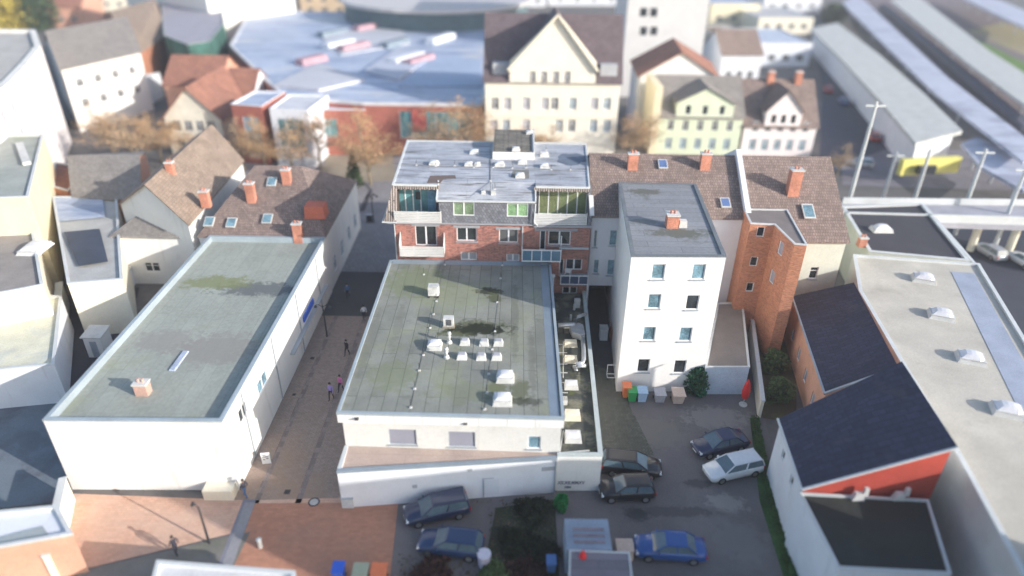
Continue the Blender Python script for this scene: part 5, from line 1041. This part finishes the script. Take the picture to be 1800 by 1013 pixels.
# ================================================================ VEHICLES
RUB=plain('tyre_rubber',(.02,.02,.02),.8); RIM=plain('wheel_rim',(.45,.46,.48),.3,.8); LAMP=plain('headlamp_glass',(.75,.78,.80),.1); TAIL=plain('tail_lamp_red',(.45,.02,.02),.2)
CGL=glass('car_glass',(.10,.15,.18),.05,.2)
def paint(name,col): return plain(name,col,.28,.15,.5,.6)
def car(name,label,cat,loc,rz,col,kind='hatch',L=4.3,Wd=1.78,H=1.47,group=None):
    t=root(name,label,cat,(0,0,0),group)
    # stations along x (front at +x): (x, halfwidth, zbottom, ztop)
    st=[(-.5,.78,.36,.78),(-.485,.90,.26,.90),(-.42,.97,.20,.96),(-.25,1,.18,.98),(0,1,.18,.97),(.2,1,.18,.94),(.32,.98,.19,.90),(.42,.94,.22,.80),(.48,.84,.27,.68),(.5,.70,.34,.58)]
    prof=[(0,0),(.80,0),(.96,.12),(1.0,.40),(.985,.66),(.93,.88),(.84,1.0),(0,1.03)]
    mb=MB(); rings=[]
    for fx_,hw,zb,zt in st:
        pts=[]
        for a,b in prof: pts.append((fx_*L, a*hw*Wd/2, zb+(zt-zb)*b))
        for a,b in prof[-2:0:-1]: pts.append((fx_*L, -a*hw*Wd/2, zb+(zt-zb)*b))
        i=len(mb.v); mb.v+=pts; rings.append(i)
    n=len(prof)*2-2
    def add(f): mb.f.append(f); mb.m.append(0); mb.uv.append([(0,0)]*len(f))
    for k in range(len(rings)-1):
        for j in range(n): add((rings[k]+j,rings[k]+(j+1)%n,rings[k+1]+(j+1)%n,rings[k+1]+j))
    add(tuple(rings[0]+j for j in reversed(range(n)))); add(tuple(rings[-1]+j for j in range(n)))
    # roof
    if kind=='hatch': lo=(-.47,.24); hi=(-.40,.06)
    elif kind=='wagon': lo=(-.48,.26); hi=(-.44,.08)
    else: lo=(-.36,.26); hi=(-.22,.08)
    zb=.93; w0=Wd/2*.90; w1=Wd/2*.70
    roofp=[(hi[0]*L,-w1,H-.03),(hi[1]*L,-w1,H-.05),(hi[1]*L,w1,H-.05),(hi[0]*L,w1,H-.03)]
    i=len(mb.v); m_=[(hi[0]*L*.94,-w1*.8,H),(hi[1]*L*.6,-w1*.8,H),(hi[1]*L*.6,w1*.8,H),(hi[0]*L*.94,w1*.8,H)]
    mb.face(m_)
    for k in range(4): mb.face([roofp[k],roofp[(k+1)%4],m_[(k+1)%4],m_[k]])
    base=[(lo[0]*L,-w0,zb),(lo[1]*L,-w0,zb-.02),(lo[1]*L,w0,zb-.02),(lo[0]*L,w0,zb)]
    for k in range(4): mb.beam(base[k],roofp[k],.07,.07)
    for s in (-1,1): mb.beam(((lo[0]+lo[1])/2*L-.1,s*w0,zb),((hi[0]+hi[1])/2*L,s*w1,H-.05),.09,.05); mb.beam((hi[0]*L,s*w1,H-.035),(hi[1]*L,s*w1,H-.055),.07,.06)
    for s in (-1,1): mb.frus(.17*L,s*(Wd/2+.08),.92,1.06,.14,.2,.1,.16)
    mb.build('body',col,t,True)
    g=MB(); rp=[(x,y*.985,z-.01) for x,y,z in roofp]; bp=[(x,y*.985,z) for x,y,z in base]
    for k in range(4): g.face([bp[k],bp[(k+1)%4],rp[(k+1)%4],rp[k]])
    g.build('windows',CGL,t)
    for sx in (-.31,.31):
        for s in (-1,1):
            wmb=MB(); y0=s*(Wd/2-.21); y1=s*(Wd/2+.005); wmb.tube([(sx*L,y0,.32),(sx*L,y1,.32)],.32,16); wh_=wmb.build('wheel',RUB,t)
            m=MB(); m.tube([(sx*L,y1,.32),(sx*L,y1+s*.012,.32)],.2,12); m.build('rim',RIM,wh_)
    for s in (-1,1):
        m=MB(); m.frus(.465*L,s*Wd*.34,.56,.70,.22,.34,.12,.30); m.build('headlight',LAMP,t)
        m=MB(); m.frus(-.487*L,s*Wd*.38,.62,.86,.10,.26,.08,.24); m.build('tail_light',TAIL,t)
    m=MB(); m.box(.497*L,.503*L,-.26,.26,.36,.47); m.build('number_plate',FRAME,t)
    t.location=(*loc,0.02); t.rotation_euler=(0,0,rz); return t
def carpx(name,label,a,b,col,kind='hatch',L=4.3,H=1.47,group='cars in the car park'):
    A=Vector(P(*a,.6)); B=Vector(P(*b,.6)); c=(A+B)/2; return car(name,label,'car',(c.x,c.y),math.atan2((A-B).y,(A-B).x),col,kind,L,1.78,H,group)
NAVY=paint('navy_paint',(.022,.035,.085)); BLK=paint('black_paint',(.015,.015,.02)); WHP=paint('white_car_paint',(.78,.79,.80)); NAVY2=paint('dark_blue_paint',(.02,.045,.12)); BLU=paint('blue_paint',(.025,.09,.30)); SILV=paint('silver_paint',(.45,.47,.50))
carpx('parked_car','navy estate car parked along the white annex wall',(716,905),(818,884),NAVY,'wagon',4.6,1.55)
carpx('parked_car','dark blue car parked alone in front of the navy estate car',(735,948),(850,962),NAVY2,'hatch',4.4)
carpx('parked_car','black estate car right of the graffiti wall, the one nearer the white block',(1158,822),(1062,812),BLK,'wagon',4.6)
carpx('parked_car','black hatchback beside the graffiti corner in front of the black estate car',(1058,860),(1145,858),BLK,'hatch',4.0)
carpx('parked_car','navy saloon parked behind the white car',(1216,790),(1314,768),NAVY,'saloon',4.5)
carpx('parked_car','white car parked beside the navy saloon near the green verge',(1240,832),(1336,811),WHP,'wagon',4.5)
carpx('parked_car','bright blue saloon parked right of the container',(1120,958),(1235,966),BLU,'saloon',4.7)
carpx('parked_car','silver car on the dark road below the walkway',(1712,425),(1768,458),SILV,'hatch',4.3,1.47,'cars on the lower road')
carpx('parked_car','white car on the dark road cut off by the right edge',(1770,440),(1830,475),WHP,'hatch',4.3,1.47,'cars on the lower road')
for k,(a,b,c,lab) in enumerate((((1452,150),(1460,165),'red','red car near the top of the station road'),((1478,170),(1488,186),'blue','blue car on the station road left of the long station building'),((1530,232),(1542,248),'red','red car near the lower end of the station road'),((1500,285),(1522,288),'pale','silver car at the mouth of the station road'))):
    carpx('parked_car',lab,a,b,{'red':paint('red_paint',(.45,.03,.03)),'blue':BLU,'pale':SILV}[c],'hatch',4.3,1.47,'cars on the station road')
# ================================================================ TREES AND SHRUBS
def branchy(seed,h,spread,levels=4,nb=5,lean=0.0,thick=.2,upper=.32):
    rr=random.Random(seed); T=MB(); C=MB(); tips=[]
    def grow(p,d,l,r,lev):
        pts=[p]; rs=[r]; q=p.copy(); dd=d.copy(); n=3 if lev<levels else 2
        for k in range(n):
            dd=(dd+Vector((rr.uniform(-.16,.16),rr.uniform(-.16,.16),rr.uniform(-.02,.10)))).normalized(); q=q+dd*l/n; pts.append(q.copy()); rs.append(r*(1-.45*(k+1)/n))
        (T if lev<=1 else C).tube(pts,rs,6 if lev<=1 else 3,0,False)
        if lev>=levels: tips.append((q,dd)); return
        for k in range(nb if lev==0 else rr.randint(3,4)):
            f=rr.uniform(.35,1.0) if lev else rr.uniform(upper,1.0); i=min(len(pts)-2,int(f*(len(pts)-1))); b=pts[i].lerp(pts[i+1],f*(len(pts)-1)-i if i<len(pts)-1 else 1)
            ang=rr.uniform(0,6.28); out=Vector((math.cos(ang),math.sin(ang),0)); nd=(dd*rr.uniform(.35,.8)+out*spread*rr.uniform(.6,1.1)).normalized()
            grow(b,nd,l*rr.uniform(.48,.66),max(.012,r*.5),lev+1)
        grow(q,dd,l*.5,r*.5,lev+1)
    grow(Vector((0,0,0)),Vector((lean,0,1)).normalized(),h*.52,thick,0)
    return T,C,tips,rr
def leafy(C,tips,rr,n,size,rad,mi=1):
    for q,d in tips:
        for k in range(n):
            c=q+Vector((rr.gauss(0,rad),rr.gauss(0,rad),rr.gauss(0,rad*.8))); a=Vector((rr.uniform(-1,1),rr.uniform(-1,1),rr.uniform(-1,1))).normalized(); b=a.cross(Vector((rr.uniform(-1,1),rr.uniform(-1,1),rr.uniform(-1,1)))).normalized(); s=size*rr.uniform(.5,1.2)
            C.face([c-a*s-b*s*.6,c+a*s-b*s*.6,c+a*s+b*s*.6,c-a*s+b*s*.6],mi)
def make_tree(seed,h,spread,leaf,nl,size,rad,name='bare_tree',levels=4,nb=5,thick=.2,tw=None,upper=.32):
    T,C,tips,rr=branchy(seed,h,spread,levels,nb,0,thick,upper); leafy(C,tips,rr,nl,size,rad)
    t=root(name,'x','tree',(0,0,0)); T.build('trunk',BARK,t); C.build('crown',[tw or TWIG,leaf],t); return t
protos=[make_tree(3,11,1.0,LEAFO,9,.075,.42,thick=.20,nb=7,tw=mat('pale_twigs',(.40,.29,.17),var=.3)),make_tree(8,10,1.1,LEAFO,3,.09,.5,nb=6),make_tree(21,10,.9,mat('tan_leaves',(.50,.36,.22),var=.4),3,.09,.5,nb=6)]
used=[False]*3
TG='autumn trees round the square'
def put(i,px,py,h,label,rz=0,top=11.0,group=TG):
    x,y=P(px,py); sc=h/top
    if not used[i]: used[i]=True; t=protos[i]; t.location=(x,y,0); t.rotation_euler=(0,0,rz); t.scale=(sc,sc,sc); t['label']=label; t['group']=group
    else: t=copy_thing(protos[i],(x,y,0),rz,label,sc,group)
    return t
put(0,652,325,11.5,'tall thin autumn tree with pale trunk and orange twigs left of the brick building')
put(1,812,290,12.5,'wide orange autumn tree rising behind the left part of the silvery roof',1)
put(2,965,292,8,'small bare tree between the stair head and the town hall',2)
spots=[(205,290,10,'leftmost orange autumn tree beside the white curved building',1),(245,300,10.5,'orange autumn tree behind the dark brown roofed house',2),(285,285,9,'orange autumn tree in front of the cream gabled house',0),(330,300,7.5,'low autumn tree left of the tan roof end',1),(430,300,9,'autumn tree below the narrow brick pavilion',2),(470,305,9,'autumn tree below the glazed box building, left one',0),
(520,310,9.5,'autumn tree below the glazed box building, right one',1),(565,300,11,'dense orange tree in front of the red brick link building',1),(755,285,10.5,'orange tree in front of the glazed mall entrance',2),(845,290,9,'reddish orange tree at the corner between mall and town hall',1),
(1110,290,10,'orange tree in the gap between town hall and pale green villa',1),(1135,285,9,'second orange tree beside the pale green villa wall',2),(1470,310,6,'small yellowish tree beside the pinkish white villa',2),(700,250,8,'low orange tree left of the mall entrance glass',0),(180,255,8,'faint orange tree at the foot of the curved building',2),(380,262,6,'small tan tree beside the cream gabled house',0),(925,288,7,'small bare twiggy tree right below the town hall middle',0)]
for k,(px,py,h,lab,i) in enumerate(spots): put(i,px,py,h,lab,k*1.3)
def bush(name,label,cat,px,py,w_,h_,leafm,seed,n=900,size=.16,conic=False,group=None,trunk=False):
    rr=random.Random(seed); x,y=P(px,py); t=root(name,label,cat,(x,y,0),group); C=MB()
    for k in range(n):
        u=rr.random(); ang=rr.uniform(0,6.28); z=u*h_; R_=w_/2*((1-u*.92) if conic else math.sqrt(max(0,1-(2*u-.85)**2/1.4)))*(rr.random()**.4)*(1+.25*math.sin(3*ang+seed)+.15*math.sin(7*u*6))
        c=Vector((x+R_*math.cos(ang),y+R_*math.sin(ang),z+.05)); a=Vector((rr.uniform(-1,1),rr.uniform(-1,1),rr.uniform(-1,1))).normalized(); b=a.cross(Vector((rr.uniform(-1,1),rr.uniform(-1,1),rr.uniform(-1,1)))).normalized(); s=size*rr.uniform(.5,1.3)
        C.face([c-a*s-b*s*.6,c+a*s-b*s*.6,c+a*s+b*s*.6,c-a*s+b*s*.6])
    C.build('crown',leafm,t); m=MB(); m.tube([(x,y,0),(x,y,h_*.6)],[.10,.04],6); m.build('trunk',BARK,t); return t
LEAFK=mat('near_black_leaves',(.022,.032,.018),var=.5)
bush('conifer','small dark green conifer near the foot of the tall thin tree','tree',625,325,2.8,5.2,LEAFG,4,1500,.14,True)
bush('shrub','round dark green shrub at the right foot of the white apartment block','shrub',1222,690,1.9,2.6,mat('deep_green',(.02,.10,.045),var=.4),5,1400,.13)
bush('shrub','tall dark ivy covered shrub beside the front annex wall, upper one','shrub',935,903,2.2,.9,LEAFK,6,1100,.13)
bush('shrub','dark shrub in the middle of the small front garden','shrub',905,955,2.2,.6,LEAFK,7,1600,.13)
bush('shrub','dark shrub at the bottom beside the container','shrub',955,975,1.8,.8,LEAFK,8,1400,.13)
bush('shrub','olive shrub below the dark blue car','shrub',868,1015,2.0,.5,LEAFM,9,800,.12)
bush('shrub','reddish brown shrub at the bottom edge left of the olive one','shrub',760,1015,3.0,.5,mat('red_brown_leaves',(.07,.03,.025),var=.4),10,900,.12)
bush('shrub','reddish brown shrub at the bottom edge right of the olive one','shrub',930,1012,3.0,.5,MATS['red_brown_leaves'],11,900,.12)
bush('shrub','bright green clipped hedge at the corner of the graffiti wall','hedge',986,895,.9,1.3,mat('bright_green',(.03,.22,.06),var=.3),12,1200,.10)
for k,(px,py,lab) in enumerate(((1345,600,'garden shrub at the top of the overgrown strip'),(1358,650,'garden shrub halfway down the overgrown strip'),(1365,700,'garden shrub at the bottom of the overgrown strip'))):
    bush('garden_shrub',lab,'shrub',px,py,2.2,2.0,LEAFM,20+k,700,.13,group='shrubs in the garden strip')
bush('yellow_tree','yellow autumn tree in the top left corner','tree',12,60,14,11,mat('yellow_leaves',(.42,.34,.06),var=.4),30,2500,.5)
bush('dark_tree','dark green tree right of the yellow tree at the top left','tree',62,52,12,12,LEAFG,31,2500,.5)
bush('dark_tree','second dark green tree near the top left edge','tree',100,42,12,11,LEAFG,32,2500,.5)
bush('far_tree','dark green tree at the left end of the station square','tree',1462,40,8,6,LEAFG,33,1200,.4)
# verge hedge as ground cover
rr=random.Random(77); C=MB()
for k in range(5200):
    f=rr.random(); px=1326+(1398-1326)*(f**1.15)+rr.uniform(-7,7); py=735+(1030-735)*f; x,y=P(px,py); z=abs(rr.gauss(0,.16)); s=rr.uniform(.04,.11)
    a=Vector((rr.uniform(-1,1),rr.uniform(-1,1),rr.uniform(-.3,.6))).normalized(); b=a.cross(Vector((rr.uniform(-1,1),rr.uniform(-1,1),1))).normalized(); c=Vector((x,y,z+.03)); C.face([c-a*s-b*s*.5,c+a*s-b*s*.5,c+a*s+b*s*.5,c-a*s+b*s*.5])
tag(C.build('verge_ground_cover',mat('verge_leaves',(.05,.11,.03),var=.4)),'low green plants growing along the foot of the white side wall','plants',kind='stuff')
C=MB()
for k in range(2500):
    px=rr.uniform(700,975); py=rr.uniform(880,1015)
    if px<860 and 885<py<975: continue
    x,y=P(px,py); s=rr.uniform(.03,.09); a=Vector((rr.uniform(-1,1),rr.uniform(-1,1),rr.uniform(-.3,.6))).normalized(); b=a.cross(Vector((rr.uniform(-1,1),rr.uniform(-1,1),1))).normalized(); c=Vector((x,y,abs(rr.gauss(0,.05))+.02)); C.face([c-a*s-b*s*.5,c+a*s-b*s*.5,c+a*s+b*s*.5,c-a*s+b*s*.5])
tag(C.build('leaf_litter',mat('litter',(.10,.085,.05),var=.5)),'fallen leaves and weeds in the dark yard below the annex','leaves',kind='stuff')
sheet('front_garden_soil',ccw(Q(0,(872,893),(975,878),(985,1040),(840,1040))),.010,mat('garden_dark',(.045,.048,.035),stain=((.03,.05,.02),.6,.5,.6,.8)))
# ================================================================ PEOPLE
SKIN=plain('skin',(.55,.36,.27),.6); HAIR=plain('dark_hair',(.04,.03,.025),.8)
def person(label,px,py,rz,top,legs,hair=HAIR,stride=.22):
    t=root('person',label,'person',(0,0,0))
    V=[];E_=[];RR=[]
    def v(p,r,par=None):
        V.append(p);RR.append(r)
        if par is not None: E_.append((par,len(V)-1))
        return len(V)-1
    pel=v((0,0,.95),.15); wst=v((0,0,1.10),.135,pel); chs=v((0,.01,1.32),.155,wst); nk0=v((0,.0,1.46),.075,chs); nk=v((0,.01,1.53),.055,nk0); hd=v((0,.02,1.62),.085,nk); hd2=v((0,.025,1.71),.085,hd)
    for s in (-1,1):
        hp=v((s*.10,0,.90),.10,pel); kn=v((s*.11,s*stride*.5+.03,.50),.062,hp); ak=v((s*.11,s*stride,.09),.042,kn); v((s*.12,s*stride+.16,.045),.038,ak)
        sh_=v((s*.19,0,1.41),.062,chs); el=v((s*.25,-s*.06-.02,1.14),.045,sh_); wr=v((s*.25,-s*.12+.06,.90),.030,el); pm=v((s*.25,-s*.13+.08,.83),.030,wr)
        for k in range(4): a=v((s*.25,-s*.13+.055+k*.018,.775),.0085,pm); v((s*.245,-s*.13+.06+k*.018,.735-.008*(k%3)),.008,a)
        a=v((s*.245,-s*.13+.125,.82),.010,wr); v((s*.24,-s*.13+.14,.785),.009,a)
    me=bpy.data.meshes.new('body'); me.from_pydata(V,E_,[]); o=bpy.data.objects.new('body',me); COL.objects.link(o)
    md=o.modifiers.new('s','SKIN'); sv_=me.skin_vertices[0].data
    for i,r in enumerate(RR): sv_[i].radius=(r,r*.85 if i in (1,2) else r)
    sv_[0].use_root=True; md2=o.modifiers.new('ss','SUBSURF'); md2.levels=1
    dg=bpy.context.evaluated_depsgraph_get(); nm=bpy.data.meshes.new_from_object(o.evaluated_get(dg)); bpy.data.objects.remove(o)
    nm.name='body'; nm.materials.clear()
    for m in (SKIN,top,legs,DARKMETAL): nm.materials.append(m)
    for p in nm.polygons:
        c=p.center; p.use_smooth=True
        if c.z>1.50: p.material_index=0
        elif c.z<.085: p.material_index=3
        elif abs(c.x)>.17 and c.z<.90: p.material_index=0
        elif c.z<.98 : p.material_index=2 if abs(c.x)<.21 else 1
        else: p.material_index=1
    b=bpy.data.objects.new('body',nm); COL.objects.link(b); b.parent=t
    hb=MB(); 
    for k,(z,r) in enumerate(((1.60,.09),(1.66,.105),(1.73,.102),(1.78,.075),(1.80,.03))): pass
    hb.tube([(0,-.02,1.60),(0,-.015,1.66),(0,0,1.73),(0,.005,1.78),(0,.005,1.80)],[.08,.102,.104,.075,.02],12); hb.build('hair',hair,t,True)
    t.location=(*P(px,py),.01); t.rotation_euler=(0,0,rz); return t
PINK=plain('pink_cloth',(.72,.22,.45),.8); LILAC=plain('lilac_cloth',(.42,.32,.66),.8); DKC=plain('dark_cloth',(.03,.03,.045),.8); BLC=plain('blue_cloth',(.06,.14,.30),.8); WHC=plain('white_cloth',(.72,.72,.74),.8)
person('person in a pink jacket walking close to the hall wall',600,688,2.8,PINK,DKC)
person('person in a lilac jacket and dark trousers walking down the street',583,702,3.0,LILAC,DKC)
person('person in a white jacket walking halfway up the street',641,562,.4,WHC,DKC)
person('person in a blue jacket standing near the left side of the street',612,524,3.3,BLC,DKC)
person('person in black clothes close to the hall side wall',611,625,2.6,DKC,DKC)
person('person in dark clothes at the corner of the white flat roofed hall',433,874,1.2,DKC,BLC)
person('person in dark clothes on the grey lane near the bottom edge',312,975,1.0,DKC,DKC)
# ================================================================ STREET THINGS
def lamp(label,px,py,h,arms=1,px_rot=0):
    x,y=P(px,py); t=root('street_lamp',label,'street lamp',(x,y,0)); m=MB(); m.tube([(x,y,0),(x,y,h)],[.09,.05],8); m.build('pole',DARKMETAL,t)
    for k in range(arms):
        a=2*math.pi*k/arms+px_rot; e=(x+math.cos(a)*.7,y+math.sin(a)*.7); r_=.0 if arms==1 else 1
        m=MB(); m.tube([(x,y,h-.2),(x+math.cos(a)*.4,y+math.sin(a)*.4,h+.1),(*e,h)],.03,6); m.cyl(*e,h-.22,h,.16,10,0,.08); m.build('lamp_head',DARKMETAL,t)
lamp('dark street lamp with several arms on the plaza beyond the street',657,392,3.9,5); lamp('slim dark street lamp beside the long white wall in the street',575,592,3.6,2); lamp('slim lamp post on the terracotta forecourt',368,955,3.4,1,2.5)
x,y=P(651,390); t=root('power_box','dark grey box standing at the foot of the plaza street lamp','box',(x,y,0)); m=MB(); m.box(x-.45,x+.3,y-.2,y+.2,0,1.0); m.build('case',DARKMETAL,t); m=MB(); m.prism([(x-.5,y-.25),(x+.35,y-.25),(x+.35,y+.25),(x-.5,y+.25)],1.003,1.06); m.build('lid',GREYMETAL,t)
x,y=P(470,812); t=root('sign_board','white advertising board standing in the street left of the drain grate','sign',(0,0,0))
m=MB(); m.prism([(-.33,-.22),(.33,-.22),(.33,-.18),(-.33,-.18)],.0,1.1); f=m.build('board',FRAME,t); m=MB(); m.beam((-.3,.25,0),(-.3,-.15,1.08),.04,.04); m.beam((.3,.25,0),(.3,-.15,1.08),.04,.04); m.build('strut',GREYMETAL,t)
m=MB()
for a,b,c_ in ((-.2,.05,.85),(-.22,.2,.68),(.02,.2,.5),(-.2,-.05,.4)): m.box(a,b,-.226,-.2205,c_,c_+.07)
m.build('printed_lines',DKC,f); t.location=(x,y,.01); t.rotation_euler=(R(0),0,.15)
t=root('bollard','small pale grey bollard on the terracotta apron','bollard',(*P(458,962),0)); x,y=P(458,962); m=MB(); m.cyl(x,y,0,.75,.16,12); m.build('post',KERBW,t); m=MB(); m.cyl(x,y,.75,.85,.2,12,0,.1); m.build('cap',COPING,t)
def bin_(label,px,py,col,w_=.6,h_=1.05,lid=None,group=None):
    x,y=P(px,py); t=root('wheelie_bin',label,'bin',(x,y,0),group); m=MB(); m.frus(x,y,.06,h_,w_*.8,w_*.8,w_,w_*1.1); m.build('tub',col,t); m=MB(); m.prism([(x-w_*.55,y-w_*.62),(x+w_*.55,y-w_*.62),(x+w_*.55,y+w_*.6),(x-w_*.55,y+w_*.6)],[h_+.003]*2+[h_+.06]*2,[h_+.05]*2+[h_+.13]*2); m.build('lid',lid or col,t)
    for s in (-1,1): m=MB(); m.tube([(x+s*w_*.42,y+w_*.45,.1),(x+s*w_*.5,y+w_*.45,.1)],.1,10); m.build('wheel',RUB,t)
GB='bins at the foot of the white apartment block'
bin_('orange bin at the left corner of the white apartment block',1100,697,ORGP,.7,1.2,group=GB); bin_('green bin next to the orange bin',1110,704,GRNPAINT,.7,1.1,group=GB); bin_('pale blue bin right of the green bin',1127,704,mat('pale_blue_plastic',(.35,.50,.68)),.8,1.1,group=GB); bin_('beige bin further along the white block wall',1190,706,mat('beige_plastic',(.62,.48,.40)),1.0,1.0,group=GB); bin_('grey bin between the blue and beige bins',1158,704,mat('grey_plastic',(.40,.40,.44)),.9,.9,group=GB)
bin_('bright blue bin at the bottom edge of the terracotta apron',598,1018,BLUEP,.7,1.1,group='bins at the bottom edge'); bin_('grey green bin between blue and orange bins at the bottom edge',636,1022,mat('greygreen_plastic',(.35,.38,.28)),.9,1.0,group='bins at the bottom edge'); bin_('orange bin at the bottom edge of the terracotta apron',668,1022,ORGP,.9,1.0,group='bins at the bottom edge')
def parasol(label,px,py,h,col,base=None):
    x,y=P(px,py); t=root('parasol',label,'parasol',(x,y,0)); m=MB(); m.tube([(x,y,0),(x,y,h)],.04,6); m.build('pole',KERBW,t)
    m=MB(); m.tube([(x,y,h*.25),(x,y,h*.35),(x,y,h*.6),(x,y,h*.85),(x,y,h*1.02)],[.16,.30,.34,.22,.04],10); m.build('canopy',col,t,True); m=MB(); m.cyl(x,y,0,.1,.35,12); m.build('base',KERBW,t)
parasol('closed red parasol beside the pale blue garage front',1306,712,2.7,REDP); parasol('closed red parasol with white base in front of the container',1020,1022,2.9,REDP)
# container
x0,y0=P(996,965,2.4); x1,_=P(1076,966,2.4); y1=P(1036,912,2.4)[1]
t=root('storage_container','blue grey corrugated container with faded reddish stripes on its roof','container',((x0+x1)/2,y0,0)); m=MB(); m.box(x0,x1,y0,y1,0,2.36); 
for k in range(12): xx=x0+(x1-x0)*(k+.5)/12; m.box(xx-.04,xx+.04,y0-.04,y1+.0,.1,2.40)
m.build('body',mat('container_grey',(.30,.36,.44),var=.15),t); m=MB(); 
for k in range(3): m.box(x0+.5,x1-.35,y0+.45+k*.5,y0+.65+k*.5,2.405,2.42)
m.build('roof_stripes',mat('faded_red',(.25,.20,.22),var=.3,scale=3),t); m=MB(); m.box((x0+x1)/2-.02,(x0+x1)/2+.02,y0-.06,y0-.041,.1,2.3); m.build('door_gap',DARKMETAL,t)
gl=flat('lilac_roofed_shed','low shed with lilac grey roof at the bottom edge beside the container',Q(2.4,(1003,968),(1105,972),(1115,1060),(1000,1060)),2.4,mat('shed_brown',(.2,.16,.14)),mat('lilac_grey_roof',(.22,.20,.23),seams=(6,.6),seamw=.03,seamcol=(.12,.11,.13)),COPING,par=.05,pw=.08)
x,y=P(1096,975); t=root('beige_crate','beige box standing between the container and the bright blue saloon','crate',(x,y,0)); m=MB(); m.frus(x,y,0,.9,1.1,1.0,1.05,.95); m.build('case',mat('beige_board',(.55,.43,.36)),t); m=MB(); m.frus(x,y,.903,.95,1.15,1.05,1.15,1.05); m.build('lid',MATS['beige_board'],t)
x,y=P(851,992); t=root('rain_barrel','pale lilac round barrel near the bottom of the dark yard','barrel',(x,y,0)); m=MB(); m.cyl(x,y,0,1.0,.40,16,0,.44); m.build('drum',mat('pale_plastic',(.42,.40,.50)),t); m=MB(); m.cyl(x,y,1.0,1.05,.46,16); m.build('lid',mat('pale_plastic_lid',(.60,.58,.66)),t)
bin_('small blue bin in the dark garden beside the container',968,1003,mat('dull_blue',(.10,.20,.42)),.6,1.0)
# alley things
x,y=P(1060,595); t=root('white_box','white box standing in the dark alley','box',(x,y,0)); m=MB(); m.frus(x,y,0,1.3,.75,.8,.75,.8); m.build('case',mat('white_board',(.66,.70,.76)),t); m=MB(); m.frus(x,y,1.303,1.36,.82,.88,.82,.88); m.build('lid',KERBW,t)
x,y=P(1078,598); t=root('brick_pier','low brown brick pier beside the white box in the alley','pier',(x,y,0)); m=MB(); m.box(x-.3,x+.3,y-.8,y+.8,0,1.5); m.build('shaft',REDB,t); m=MB(); m.box(x-.36,x+.36,y-.86,y+.86,1.503,1.58); m.build('cap',TILE_R,t)
x,y=P(1073,662); t=root('metal_trolley','white metal frame trolley parked in the alley mouth','trolley',(x,y,0)); m=MB()
for a,b in (((-.35,0,.1),(-.35,0,1.3)),((.35,0,.1),(.35,0,1.3)),((-.35,0,1.3),(.35,0,1.3)),((-.35,0,.3),(.35,0,.3)),((-.35,-.5,.25),(-.35,0,.25)),((.35,-.5,.25),(.35,0,.25)),((-.35,-.5,.25),(.35,-.5,.25))):
    m.beam((x+a[0],y+a[1],a[2]),(x+b[0],y+b[1],b[2]),.06,.06)
m.build('frame',FRAME,t)
for dx in (-.35,.35):
    for dy in (-.5,0): m=MB(); m.tube([(x+dx-.03,y+dy,.1),(x+dx+.03,y+dy,.1)],.1,8); m.build('wheel',RUB,t)
mb=MB(); x,y=P(1128,840)

# ================================================================ AIR
hz=MB(); hz.box(-705,705,-105,905,-1.1,46); h_=hz.build('haze',[])
tag(h_,'thin pale winter haze over the town','haze',kind='stuff')
m=bpy.data.materials.new('haze_air'); m.use_nodes=True; N=m.node_tree.nodes; N.clear(); v=N.new('ShaderNodeVolumePrincipled'); v.inputs['Color'].default_value=(.86,.90,1.0,1); v.inputs['Density'].default_value=.00055; v.inputs['Anisotropy'].default_value=0.2
o=N.new('ShaderNodeOutputMaterial'); m.node_tree.links.new(v.outputs[0],o.inputs['Volume']); h_.data.materials.append(m)
